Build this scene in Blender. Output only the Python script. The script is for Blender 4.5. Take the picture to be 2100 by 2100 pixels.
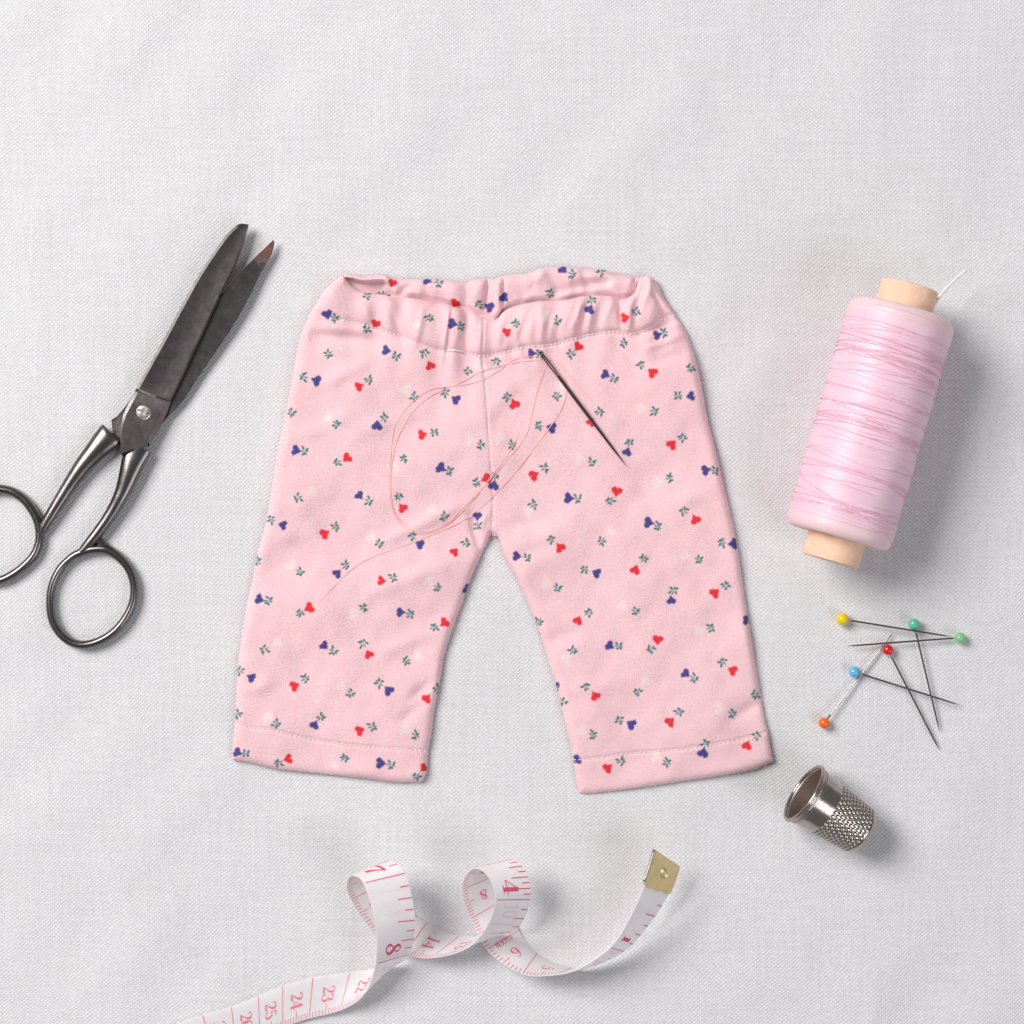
import bpy, math, random
import numpy as np
from mathutils import Vector

# ------------------------------------------------------------------ scene, camera, light
scene = bpy.context.scene
for o in list(bpy.data.objects):
    bpy.data.objects.remove(o)
C = scene.collection
S = 1.0 / 7000.0            # one layout unit (1/70 cm) in metres
D = 4550.0                  # camera height in layout units (0.65 m)

cam_d = bpy.data.cameras.new('camera')
cam = bpy.data.objects.new('camera', cam_d)
C.objects.link(cam)
cam.location = (0, 0, D * S)
cam.rotation_euler = (0, 0, 0)
cam_d.sensor_width = 36.0
cam_d.lens = 36.0 * D / 2100.0
cam_d.clip_start = 0.01
cam_d.clip_end = 50.0
scene.camera = cam

world = bpy.data.worlds.new('World')
scene.world = world
world.use_nodes = True
world.node_tree.nodes['Background'].inputs[0].default_value = (0.95, 0.97, 1.0, 1)
world.node_tree.nodes['Background'].inputs[1].default_value = 0.20


def area_light(name, loc, size, watts, color, target=(0, 0, 0)):
    l = bpy.data.lights.new(name, 'AREA')
    l.shape = 'SQUARE'
    l.size = size
    l.energy = watts
    l.color = color
    o = bpy.data.objects.new(name, l)
    C.objects.link(o)
    o.location = loc
    o.rotation_euler = (Vector(target) - Vector(loc)).to_track_quat('-Z', 'Y').to_euler()
    return o


area_light('key_softbox', (-0.98, 0.66, 1.22), 0.80, 31.8, (1.0, 0.985, 0.965))
area_light('fill_softbox', (1.05, -0.75, 1.15), 0.80, 7.6, (0.93, 0.96, 1.0))

scene.view_settings.view_transform = 'Standard'
scene.view_settings.look = 'None'
scene.view_settings.exposure = 0.0
scene.view_settings.gamma = 1.0
scene.view_settings.use_curve_mapping = False

rng = np.random.default_rng(7)
random.seed(7)


# ------------------------------------------------------------------ helpers
def P(px, py, z=0.0):
    """layout point -> metres: the spot at height z on the sight line of (px, py)"""
    px = np.asarray(px, float); py = np.asarray(py, float); z = np.asarray(z, float)
    k = (D - z) / D
    return np.stack(np.broadcast_arrays((px - 1050) * S * k, (1050 - py) * S * k, z * S), -1)


def mesh_obj(name, verts, faces, mat, parent=None, smooth=True, sharp=None):
    me = bpy.data.meshes.new(name)
    verts = np.asarray(verts, np.float32).reshape(-1, 3)
    if isinstance(faces, np.ndarray):
        nf, k = faces.shape
        me.vertices.add(len(verts)); me.vertices.foreach_set('co', verts.ravel())
        me.loops.add(nf * k); me.loops.foreach_set('vertex_index', faces.astype(np.int32).ravel())
        me.polygons.add(nf)
        me.polygons.foreach_set('loop_start', np.arange(0, nf * k, k, dtype=np.int32))
        me.update(calc_edges=True)
        me.validate()
    else:
        me.from_pydata([tuple(v) for v in verts.tolist()], [], faces)
        me.update()
    me.polygons.foreach_set('use_smooth', np.full(len(me.polygons), smooth, dtype=bool))
    if sharp is not None:
        me.set_sharp_from_angle(angle=math.radians(sharp))
    if mat:
        me.materials.append(mat)
    o = bpy.data.objects.new(name, me)
    C.objects.link(o)
    if parent:
        o.parent = parent
        o.matrix_parent_inverse = parent.matrix_world.inverted() if False else o.matrix_parent_inverse
        o.location = -Vector(parent.location)
    return o


ROOTS = {}


def thing(name, label, cat, loc=(0, 0, 0), group=None):
    o = bpy.data.objects.new(name, None)
    o.empty_display_size = 0.01
    C.objects.link(o)
    o.location = Vector(loc)
    o['label'] = label; o['category'] = cat
    if group:
        o['group'] = group
    return o


def part(name, verts, faces, mat, parent, **kw):
    o = mesh_obj(name, verts, faces, mat, None, **kw)
    o.parent = parent
    p = parent; off = Vector((0, 0, 0))
    while p is not None:
        off += Vector(p.location); p = p.parent
    o.location = -off
    return o


def grid_faces(nu, nv, off=0, flip=False, wrap_u=False, wrap_v=False):
    """vertex index = off + j*nu + i"""
    iu = np.arange(nu if wrap_u else nu - 1); jv = np.arange(nv if wrap_v else nv - 1)
    I, J = np.meshgrid(iu, jv)
    I = I.ravel(); J = J.ravel(); I2 = (I + 1) % nu; J2 = (J + 1) % nv
    a = off + J * nu + I; b = off + J * nu + I2; c = off + J2 * nu + I2; d = off + J2 * nu + I
    f = np.stack([a, b, c, d], 1)
    return f[:, ::-1] if flip else f


def catmull(pts, per=10, closed=False):
    p = np.asarray(pts, float)
    if closed:
        q = np.vstack([p[-1], p, p[0], p[1]])
    else:
        q = np.vstack([2 * p[0] - p[1], p, 2 * p[-1] - p[-2]])
    out = []
    t = np.linspace(0, 1, per, endpoint=False)[:, None]
    for i in range(1, len(q) - 2):
        a, b, c, d = q[i - 1], q[i], q[i + 1], q[i + 2]
        out.append(0.5 * (2 * b + (c - a) * t + (2 * a - 5 * b + 4 * c - d) * t ** 2 + (3 * b - a - 3 * c + d) * t ** 3))
    out = np.vstack(out)
    if not closed:
        out = np.vstack([out, p[-1]])
    return out


def resample(pts, n):
    pts = np.asarray(pts, float)
    s = np.r_[0, np.cumsum(np.linalg.norm(np.diff(pts, axis=0), axis=1))]
    t = np.linspace(0, s[-1], n)
    return np.stack([np.interp(t, s, pts[:, k]) for k in range(pts.shape[1])], 1)


def seg_dist(pts, poly):
    """distance of many 2-D points to an open polyline"""
    pts = np.asarray(pts, float); poly = np.asarray(poly, float)
    best = np.full(len(pts), 1e9)
    for a, b in zip(poly[:-1], poly[1:]):
        d = b - a; L = d @ d
        if L < 1e-9:
            continue
        t = np.clip(((pts - a) @ d) / L, 0, 1)
        q = pts - a - t[:, None] * d
        best = np.minimum(best, q[:, 0] ** 2 + q[:, 1] ** 2)
    return np.sqrt(best)


def tube(path, radii, sides=10, squash=1.0, closed=False, caps=True, up=(0, 0, 1)):
    """tube in metres along path; radii per point; squash = vertical / sideways radius"""
    p = np.asarray(path, float); n = len(p)
    r = np.broadcast_to(np.asarray(radii, float), (n,)) if np.ndim(radii) < 2 else None
    if closed:
        t = np.roll(p, -1, 0) - np.roll(p, 1, 0)
    else:
        t = np.gradient(p, axis=0)
    t /= np.linalg.norm(t, axis=1)[:, None] + 1e-12
    side = np.cross(t, np.array(up, float))
    side /= np.linalg.norm(side, axis=1)[:, None] + 1e-12
    upv = np.cross(side, t)
    a = np.linspace(0, 2 * math.pi, sides, endpoint=False)
    sq = np.broadcast_to(np.asarray(squash, float), (n,))
    v = (p[:, None, :] + (r[:, None] * np.cos(a))[:, :, None] * side[:, None, :]
         + ((r * sq)[:, None] * np.sin(a))[:, :, None] * upv[:, None, :])
    v = v.reshape(-1, 3)
    f = grid_faces(sides, n, wrap_u=True, wrap_v=closed)
    faces = f.tolist()
    if caps and not closed:
        faces.append(list(range(sides)))
        faces.append(list(range((n - 1) * sides, n * sides))[::-1])
    return v, faces


def merge(meshes):
    V = []; F = []; o = 0
    for v, f in meshes:
        v = np.asarray(v).reshape(-1, 3)
        V.append(v)
        F += [[i + o for i in q] for q in (f.tolist() if isinstance(f, np.ndarray) else f)]
        o += len(v)
    return np.vstack(V), F


def wob(x, y, waves):
    """band-limited noise from a few sines"""
    r = np.zeros(np.broadcast(x, y).shape)
    for kx, ky, ph, am in waves:
        r = r + am * np.sin(kx * x + ky * y + ph)
    return r


def make_waves(n, lo, hi, seed, aniso=None):
    g = np.random.default_rng(seed)
    w = []
    for _ in range(n):
        wl = math.exp(g.uniform(math.log(lo), math.log(hi)))
        th = g.uniform(0, 2 * math.pi) if aniso is None else aniso[0] + g.normal() * aniso[1]
        k = 2 * math.pi / wl
        w.append((k * math.cos(th), k * math.sin(th), g.uniform(0, 6.28), (wl / hi) ** 0.8 / math.sqrt(n) * 1.4))
    return w


# ------------------------------------------------------------------ materials
def srgb(r, g, b):
    f = lambda c: (c / 255 / 12.92) if c / 255 <= 0.04045 else ((c / 255 + 0.055) / 1.055) ** 2.4
    return (f(r), f(g), f(b), 1.0)


class NT:
    def __init__(self, name):
        self.m = bpy.data.materials.new(name)
        self.m.use_nodes = True
        self.t = self.m.node_tree
        self.b = self.t.nodes['Principled BSDF']

    def n(self, typ, **kw):
        nd = self.t.nodes.new(typ)
        for k, v in kw.items():
            setattr(nd, k, v)
        return nd

    def l(self, a, b):
        self.t.links.new(a, b)

    def put(self, sock, v):
        if hasattr(v, 'is_output'):
            self.l(v, sock)
        else:
            sock.default_value = v

    def math(self, op, a, b=None, c=None):
        nd = self.n('ShaderNodeMath', operation=op)
        self.put(nd.inputs[0], a)
        if b is not None: self.put(nd.inputs[1], b)
        if c is not None: self.put(nd.inputs[2], c)
        return nd.outputs[0]

    def pos(self):
        g = self.n('ShaderNodeNewGeometry')
        v = self.n('ShaderNodeVectorMath', operation='SCALE')
        self.l(g.outputs['Position'], v.inputs[0]); v.inputs['Scale'].default_value = 7000.0
        return v.outputs[0]

    def scale(self, vec, s):
        v = self.n('ShaderNodeVectorMath', operation='MULTIPLY')
        self.put(v.inputs[0], vec); v.inputs[1].default_value = s
        return v.outputs[0]

    def noise(self, vec, scale, detail=2.0, rough=0.5):
        nd = self.n('ShaderNodeTexNoise')
        if vec is not None: self.l(vec, nd.inputs['Vector'])
        nd.inputs['Scale'].default_value = scale
        nd.inputs['Detail'].default_value = detail
        nd.inputs['Roughness'].default_value = rough
        return nd.outputs['Fac']

    def ramp(self, fac, stops):
        nd = self.n('ShaderNodeValToRGB')
        e = nd.color_ramp.elements
        while len(e) < len(stops): e.new(0.5)
        for k, (p_, c_) in enumerate(stops):
            e[k].position = p_; e[k].color = c_ if len(c_) == 4 else (*c_, 1)
        self.put(nd.inputs[0], fac)
        return nd.outputs[0]

    def mix(self, fac, a, b, blend='MIX'):
        nd = self.n('ShaderNodeMix', data_type='RGBA', blend_type=blend)
        self.put(nd.inputs['Factor'], fac)
        self.put(nd.inputs['A'], a) if False else self.put(nd.inputs[6], a)
        self.put(nd.inputs[7], b)
        return nd.outputs[2]

    def bump(self, h, strength, dist, normal=None):
        nd = self.n('ShaderNodeBump')
        nd.inputs['Strength'].default_value = strength
        nd.inputs['Distance'].default_value = dist
        self.l(h, nd.inputs['Height'])
        if normal is not None: self.l(normal, nd.inputs['Normal'])
        self.l(nd.outputs[0], self.b.inputs['Normal'])
        return nd.outputs[0]

    def set(self, **kw):
        for k, v in kw.items():
            self.put(self.b.inputs[k.replace('_', ' ')], v)
        return self


def mat_linen():
    m = NT('white_linen')
    p = m.pos()
    sep = m.n('ShaderNodeSeparateXYZ'); m.l(p, sep.inputs[0])
    X, Y = sep.outputs[0], sep.outputs[1]
    # threads wander a little
    dx = m.math('MULTIPLY', m.math('SUBTRACT', m.noise(p, 0.006, 3), 0.5), 26.0)
    dy = m.math('MULTIPLY', m.math('SUBTRACT', m.noise(m.scale(p, (1.0, 1.0, 1.3)), 0.0053, 3), 0.5), 26.0)
    fx = m.math('MULTIPLY', m.math('SUBTRACT', m.noise(m.scale(p, (0.16, 0.02, 1)), 1.0, 1), 0.5), 2.6)
    fy = m.math('MULTIPLY', m.math('SUBTRACT', m.noise(m.scale(p, (0.02, 0.16, 1)), 1.0, 1), 0.5), 2.6)
    a = m.math('SINE', m.math('MULTIPLY', m.math('ADD', m.math('ADD', X, dx), fx), math.pi / 4.6))
    b = m.math('SINE', m.math('MULTIPLY', m.math('ADD', m.math('ADD', Y, dy), fy), math.pi / 3.9))
    ab = m.math('MULTIPLY', a, b)
    cell = m.math('POWER', m.math('ABSOLUTE', ab), 0.6)
    h = m.math('ADD', m.math('MULTIPLY', cell, 0.35), m.math('MULTIPLY', ab, 0.65))
    # slubs: single thicker threads in both directions
    slx = m.noise(m.scale(p, (0.22, 0.0040, 1)), 1.0, 1)
    sly = m.noise(m.scale(p, (0.0040, 0.24, 1)), 1.0, 1)
    sl = m.math('ADD', slx, sly)
    grain = m.noise(p, 0.20, 2, 0.6)
    knot = m.ramp(m.noise(m.scale(p, (0.075, 0.022, 1)), 1.0, 0), [(0.77, (0, 0, 0)), (0.84, (1, 1, 1))])
    hh = m.math('ADD', m.math('ADD', h, m.math('MULTIPLY', sl, 0.45)), m.math('MULTIPLY', grain, 0.55))
    hh = m.math('ADD', hh, m.math('MULTIPLY', knot, 0.15))
    m.bump(hh, 1.0, 0.00010)
    tone = m.math('ADD', m.math('MULTIPLY', m.math('SUBTRACT', sl, 1.0), 0.16),
                  m.math('ADD', m.math('MULTIPLY', m.math('SUBTRACT', h, 0.2), 0.22), m.math('MULTIPLY', m.math('SUBTRACT', grain, 0.5), 0.28)))  # low spots of the weave darkened in the colour: painted occlusion between threads
    tone = m.math('ADD', tone, m.math('MULTIPLY', knot, 0.05))
    col = m.ramp(m.math('ADD', tone, 0.5), [(0.2, srgb(190, 186, 187)), (0.5, srgb(221, 219, 221)), (0.8, srgb(244, 243, 246))])
    stain = m.ramp(m.noise(p, 0.012, 3, 0.6), [(0.70, (1, 1, 1)), (0.86, (1.0, 0.975, 0.96))])
    m.l(m.mix(1.0, col, stain, 'MULTIPLY'), m.b.inputs['Base Color'])
    m.set(Roughness=0.85, Sheen_Weight=0.15)
    m.b.inputs['Specular IOR Level'].default_value = 0.2
    return m.m


def mat_flannel():
    m = NT('pink_print_flannel')
    at = m.n('ShaderNodeAttribute'); at.attribute_name = 'print'
    p = m.pos()
    sep = m.n('ShaderNodeSeparateXYZ'); m.l(p, sep.inputs[0])
    w = m.noise(p, 0.05, 3, 0.6)
    diag = m.math('SINE', m.math('ADD', m.math('MULTIPLY', m.math('ADD', sep.outputs[0], m.math('MULTIPLY', sep.outputs[1], 0.8)), 1.15),
                                 m.math('MULTIPLY', w, 3.0)))
    n1 = m.noise(p, 0.27, 2, 0.75)
    n2 = m.noise(p, 0.012, 3, 0.6)
    hh = m.math('ADD', m.math('MULTIPLY', diag, 0.07), n1)
    m.bump(hh, 1.0, 0.00030)
    v = m.math('ADD', m.math('MULTIPLY', n1, 0.34), m.math('MULTIPLY', n2, 0.06))
    v = m.math('ADD', v, 0.77)
    m.l(m.mix(1.0, at.outputs['Color'], m.ramp(v, [(0.0, (0, 0, 0)), (1.0, (1, 1, 1))]), 'MULTIPLY'), m.b.inputs['Base Color'])
    m.set(Roughness=0.95, Subsurface_Weight=0.45, Subsurface_Scale=0.0008)
    m.b.inputs['Subsurface Radius'].default_value = (1.0, 0.45, 0.42)
    m.b.inputs['Specular IOR Level'].default_value = 0.1
    return m.m


def mat_plain(name, col, rough=0.5, metal=0.0, var=0.0, vscale=0.05, spec=0.5, bump=0.0, bscale=0.2, **kw):
    m = NT(name)
    p = m.pos()
    if var > 0:
        lo = tuple(c * (1 - var) for c in col[:3]); hi = tuple(min(1, c * (1 + var)) for c in col[:3])
        m.l(m.ramp(m.noise(p, vscale, 4, 0.65), [(0.3, lo), (0.7, hi)]), m.b.inputs['Base Color'])
    else:
        m.b.inputs['Base Color'].default_value = col
    m.set(Roughness=rough, Metallic=metal, **kw)
    m.b.inputs['Specular IOR Level'].default_value = spec
    if bump:
        m.bump(m.noise(p, bscale, 4, 0.6), 1.0, bump)
    return m.m


def mat_steel(name, base, rust=None, rough=0.32):
    m = NT(name)
    p = m.pos()
    n1 = m.noise(p, 0.05, 6, 0.7)
    n2 = m.noise(p, 0.010, 3, 0.6)
    scr = m.noise(m.scale(p, (0.35, 0.06, 0.2)), 1.0, 3, 0.6)
    spots = m.ramp(m.noise(p, 0.10, 3, 0.6), [(0.71, (0, 0, 0)), (0.78, (1, 1, 1))])
    lo = tuple(c * 0.86 for c in base[:3]); hi = tuple(c * 1.12 for c in base[:3])
    col = m.ramp(m.math('ADD', m.math('MULTIPLY', n1, 0.6), m.math('MULTIPLY', n2, 0.4)), [(0.35, lo), (0.65, hi)])
    col = m.mix(m.math('MULTIPLY', spots, 0.5), col, srgb(92, 62, 52))
    rfac = spots
    if rust:
        # rust patch round one place (world layout coordinates)
        dv = m.n('ShaderNodeVectorMath', operation='DISTANCE')
        m.l(p, dv.inputs[0]); dv.inputs[1].default_value = rust
        f = m.math('ADD', m.math('MULTIPLY', dv.outputs['Value'], -1.0 / 44.0), m.math('MULTIPLY', m.noise(p, 0.07, 5, 0.7), 1.7))
        f = m.ramp(m.math('ADD', f, 0.25), [(0.12, (0, 0, 0)), (0.62, (1, 1, 1))])
        rc = m.ramp(m.noise(p, 0.09, 4, 0.7), [(0.35, srgb(74, 50, 45)), (0.65, srgb(122, 74, 56))])
        col = m.mix(f, col, rc)
        m.put(m.b.inputs['Metallic'], m.math('SUBTRACT', 1.0, f))
        m.put(m.b.inputs['Roughness'], m.math('ADD', m.math('MULTIPLY', f, 0.4), m.math('ADD', rough * 0.75, m.math('MULTIPLY', n1, rough * 0.5))))
    else:
        m.b.inputs['Metallic'].default_value = 1.0
        m.put(m.b.inputs['Roughness'], m.math('ADD', m.math('MULTIPLY', spots, 0.25), m.math('ADD', rough * 0.75, m.math('MULTIPLY', n1, rough * 0.5))))
    m.l(col, m.b.inputs['Base Color'])
    m.bump(m.math('ADD', m.math('ADD', n1, m.math('MULTIPLY', scr, 0.3)), m.math('MULTIPLY', spots, -0.4)), 0.10, 0.0002)
    return m.m


def mat_spool_thread():
    m = NT('pink_silk_thread')
    uv = m.n('ShaderNodeUVMap'); uv.uv_map = 'wind'
    f1 = m.noise(m.scale(uv.outputs[0], (0.012, 0.55, 1)), 1.0, 3, 0.7)
    f2 = m.noise(m.scale(uv.outputs[0], (0.004, 0.07, 1)), 1.0, 2, 0.6)
    p = m.pos()
    f3 = m.noise(p, 0.02, 3)
    sep = m.n('ShaderNodeSeparateXYZ'); m.l(uv.outputs[0], sep.inputs[0])
    wave = m.math('SINE', m.math('MULTIPLY', m.math('ADD', sep.outputs[1], m.math('MULTIPLY', f2, 30.0)), 2.1))
    t = m.math('ADD', m.math('MULTIPLY', f1, 0.55), m.math('ADD', m.math('MULTIPLY', f2, 0.35), m.math('MULTIPLY', f3, 0.1)))
    col = m.ramp(t, [(0.30, srgb(238, 190, 208)), (0.5, srgb(243, 201, 217)), (0.70, srgb(246, 210, 223))])
    # ends of the winding are worn, paler
    at = m.n('ShaderNodeAttribute'); at.attribute_name = 'worn'
    col = m.mix(m.math('MULTIPLY', at.outputs['Fac'], m.math('ADD', 0.25, m.math('MULTIPLY', f1, 1.0))), col, srgb(238, 212, 205))
    m.l(col, m.b.inputs['Base Color'])
    m.bump(m.math('ADD', m.math('MULTIPLY', f1, 1.0), m.math('MULTIPLY', wave, 0.12)), 0.5, 0.00015)
    m.set(Roughness=0.40, Sheen_Weight=0.1)
    m.b.inputs['Specular IOR Level'].default_value = 0.7
    return m.m


def mat_tape():
    m = NT('white_vinyl_tape')
    p = m.pos()
    m.l(m.ramp(m.noise(p, 0.05, 3), [(0.3, srgb(247, 243, 245)), (0.7, srgb(252, 250, 251))]), m.b.inputs['Base Color'])
    m.set(Roughness=0.42)
    m.b.inputs['Specular IOR Level'].default_value = 0.45
    m.bump(m.noise(p, 0.4, 2), 1.0, 0.00004)
    tr = m.n('ShaderNodeBsdfTranslucent'); tr.inputs[0].default_value = srgb(255, 252, 253)
    mx = m.n('ShaderNodeMixShader'); mx.inputs[0].default_value = 0.42
    m.l(m.b.outputs[0], mx.inputs[1]); m.l(tr.outputs[0], mx.inputs[2])
    m.l(mx.outputs[0], m.t.nodes['Material Output'].inputs['Surface'])
    return m.m


M = {
    'linen': mat_linen(),
    'flannel': mat_flannel(),
    'stitch': mat_plain('pale_stitching_cotton', srgb(244, 226, 222), 0.8, var=0.06, spec=0.2),
    'fuzz': mat_plain('pink_fuzz', srgb(240, 208, 214), 0.9, spec=0.1),
    'steel': mat_steel('aged_scissor_steel', (0.185, 0.166, 0.162), rough=0.28),
    'steel_rust': mat_steel('aged_rusty_blade_steel', (0.135, 0.120, 0.122), rust=((556 - 1050) * 1.0, (1050 - 508) * 1.0, 14.0), rough=0.27),
    'screw': mat_plain('worn_screw_steel', (0.36, 0.34, 0.325, 1), 0.42, 1.0, var=0.25, vscale=0.12, bump=0.00012, bscale=0.1),
    'needle': mat_plain('needle_steel', (0.25, 0.20, 0.195, 1), 0.2, 1.0),
    'pin': mat_plain('pin_steel', (0.34, 0.30, 0.295, 1), 0.18, 1.0),
    'thread': mat_plain('salmon_sewing_thread', srgb(255, 202, 196), 0.6, spec=0.3, Sheen_Weight=0.2),
    'wood': mat_plain('peach_cardboard_core', srgb(244, 204, 176), 0.75, var=0.09, vscale=0.04, spec=0.25, bump=0.0003, bscale=0.06),
    'silk': mat_spool_thread(),
    'strand': mat_plain('pink_silk_strand', srgb(242, 198, 214), 0.42, spec=0.5, var=0.05),
    'strand_dark': mat_plain('deep_pink_silk_strand', srgb(241, 192, 209), 0.45, spec=0.5, var=0.05),
    'thimble': mat_plain('thimble_nickel', (0.46, 0.395, 0.365, 1), 0.2, 1.0, var=0.08, vscale=0.06, bump=0.00006, bscale=0.05),
    'tape': mat_tape(),
    'ink': mat_plain('red_pink_ink', srgb(222, 78, 112), 0.5, var=0.10, vscale=0.12, spec=0.4),
    'ink_light': mat_plain('pink_ink', srgb(232, 112, 142), 0.5, var=0.12, vscale=0.12, spec=0.4),
    'ghost': mat_plain('show_through_ink', srgb(238, 222, 232), 0.45, spec=0.45),
    'brass': mat_plain('worn_brass', (0.82, 0.66, 0.36, 1), 0.48, 1.0, var=0.07, vscale=0.05, bump=0.00003, bscale=0.15),
}


def bead_mat(name, c):
    return mat_plain(name, c, 0.08, 0.0, var=0.03, vscale=0.05, spec=0.6, Coat_Weight=0.5, Coat_Roughness=0.04)


# ------------------------------------------------------------------ the cloth underneath
GW = make_waves(10, 160, 620, 11)
GW2 = make_waves(6, 60, 150, 12)


def cloth_z(px, py):
    return -5.0 + 3.0 * wob(px, py, GW) + 0.25 * wob(px, py, GW2)


def build_cloth():
    # dense in view, coarser beyond
    ax = np.r_[np.linspace(-2600, -200, 60, endpoint=False), np.linspace(-200, 2300, 460), np.linspace(2300, 4700, 61)[1:]]
    X, Y = np.meshgrid(ax, ax)
    x = X.ravel(); y = Y.ravel()
    z = cloth_z(x, y)
    # soft undulations seen near the tape and at the upper right
    for x0, y0, x1, y1, sg, am in ((1500, 60, 1250, 330, 60, 3.0), (1180, 1750, 1420, 1730, 45, -2.5), (560, 1680, 900, 1690, 50, 1.5),
                                   (520, 2000, 700, 1800, 60, -2.0), (1450, 1900, 1750, 2080, 70, 4.0), (700, 420, 1500, 470, 70, 3.0),
                                   (1560, 560, 1500, 760, 40, -1.5), (60, 1500, 330, 1900, 80, 4.0)):
        d = seg_dist(np.stack([x, y], 1), [(x0, y0), (x1, y1)])
        z = z + am * np.exp(-(d / sg) ** 2)
    # pressed flat under the heavier things
    for cx, cy, rr in ((1030, 1080, 560), (280, 840, 380), (1790, 870, 240), (1740, 1390, 190), (1690, 1640, 130), (950, 1900, 420)):
        d = np.hypot(x - cx, y - cy)
        k = np.clip(1.25 - d / rr, 0, 1); k = k * k * (3 - 2 * k)
        z = z * (1 - 0.55 * k) - 3.0 * 0.0 * k
    z = np.minimum(z, -0.4)
    v = np.stack([(x - 1050) * S, (1050 - y) * S, z * S], 1)
    o = mesh_obj('tablecloth', v, grid_faces(len(ax), len(ax), flip=True), M['linen'])
    o['kind'] = 'structure'
    o['label'] = 'white plain-weave linen cloth spread under everything'
    return o


build_cloth()

# ------------------------------------------------------------------ doll trousers
OUT_L = [(702, 563), (686, 575), (672, 587), (660, 602), (652, 616), (641, 634), (629, 657), (618, 683), (610, 714), (604, 748),
         (596, 792), (587, 838), (577, 887), (567, 934), (558, 990), (546, 1067), (531, 1124), (518, 1188), (507, 1235),
         (497, 1296), (489, 1353), (485, 1404), (484, 1444), (482, 1482), (477, 1525), (476, 1559)]
IN_L = [(1008, 1094), (998, 1114), (985, 1141), (965, 1188), (948, 1235), (928, 1289), (911, 1343), (901, 1404), (891, 1454),
        (884, 1505), (878, 1540), (874, 1583), (864, 1604)]
IN_R = [(1008, 1094), (1021, 1103), (1034, 1141), (1054, 1178), (1074, 1219), (1095, 1266), (1111, 1313), (1128, 1367), (1145, 1421),
        (1159, 1484), (1172, 1535), (1176, 1558), (1182, 1599), (1187, 1626)]
OUT_R = [(1346, 576), (1353, 590), (1362, 611), (1373, 626), (1386, 646), (1401, 668), (1414, 698), (1427, 738), (1439, 794), (1450, 854),
         (1467, 920), (1483, 990), (1495, 1040), (1508, 1101), (1519, 1168), (1529, 1235), (1540, 1303), (1552, 1377), (1562, 1434),
         (1571, 1480), (1576, 1501), (1580, 1530), (1587, 1561)]
SEAM = [(992, 652), (991, 675), (990, 701), (989, 730), (994, 779), (998, 831), (1002, 895), (1006, 947), (1010, 1007), (1011, 1045), (1008, 1094)]
TOP_L = [(702, 563), (714, 579), (730, 593), (747, 600), (784, 604), (813, 611), (846, 612), (879, 618), (890, 623), (908, 622), (919, 625),
         (929, 629), (960, 637), (980, 646), (992, 652)]
TOP_R = [(992, 652), (1004, 655), (1015, 657), (1022, 652), (1030, 641), (1045, 632), (1064, 626), (1098, 619), (1137, 617), (1164, 615), (1194, 608), (1228, 606),
         (1251, 608), (1267, 616), (1280, 614), (1296, 606), (1304, 594), (1308, 578), (1316, 568), (1332, 567), (1346, 576)]
STW_L = [(641, 634), (665, 648), (698, 656), (742, 665), (779, 675), (807, 684), (828, 690), (870, 708), (905, 718), (942, 720), (965, 727), (989, 730)]
STW_R = [(989, 730), (1028, 724), (1066, 714), (1105, 709), (1144, 704), (1170, 696), (1209, 686), (1235, 682), (1261, 680), (1281, 684),
         (1307, 682), (1325, 675), (1343, 665), (1364, 650), (1386, 646)]
HEM_L = [(476, 1559), (507, 1563), (568, 1577), (669, 1588), (753, 1597), (807, 1604), (864, 1604)]
HEM_R = [(1187, 1626), (1206, 1627), (1270, 1621), (1354, 1609), (1455, 1594), (1539, 1579), (1587, 1561)]
STH_L = [(482, 1482), (517, 1491), (558, 1496), (595, 1506), (638, 1515), (685, 1523), (736, 1530), (786, 1533), (827, 1535), (878, 1540)]
STH_R = [(1176, 1558), (1219, 1555), (1253, 1550), (1303, 1543), (1354, 1540), (1404, 1535), (1455, 1527), (1505, 1518), (1539, 1510), (1576, 1501)]


def split_at(poly, pt):
    d = [math.hypot(a[0] - pt[0], a[1] - pt[1]) for a in poly]
    i = int(np.argmin(d))
    return poly[:i + 1], poly[i:]


def smooth(poly):
    return catmull(poly, 6)


OUTLINE = np.vstack([smooth(OUT_L), smooth(HEM_L), smooth(IN_L)[::-1], smooth(IN_R)[1:], smooth(HEM_R), smooth(OUT_R)[::-1],
                     smooth(TOP_R)[::-1], smooth(TOP_L)[::-1]])
SIDES = [np.vstack([smooth(OUT_L), smooth(HEM_L), smooth(IN_L)[::-1], smooth(IN_R)[1:], smooth(HEM_R), smooth(OUT_R)[::-1]]),
         np.vstack([smooth(TOP_L), smooth(TOP_R)[1:]])]
STW = np.vstack([smooth(STW_L), smooth(STW_R)[1:]])
SEAM_S = smooth(SEAM)
PW = make_waves(9, 90, 320, 21)
PW2 = make_waves(10, 34, 80, 22)
GATHER = make_waves(6, 40, 105, 23, aniso=(0.05, 0.18))
GATHER2 = make_waves(6, 17, 38, 24, aniso=(0.05, 0.15))
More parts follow.
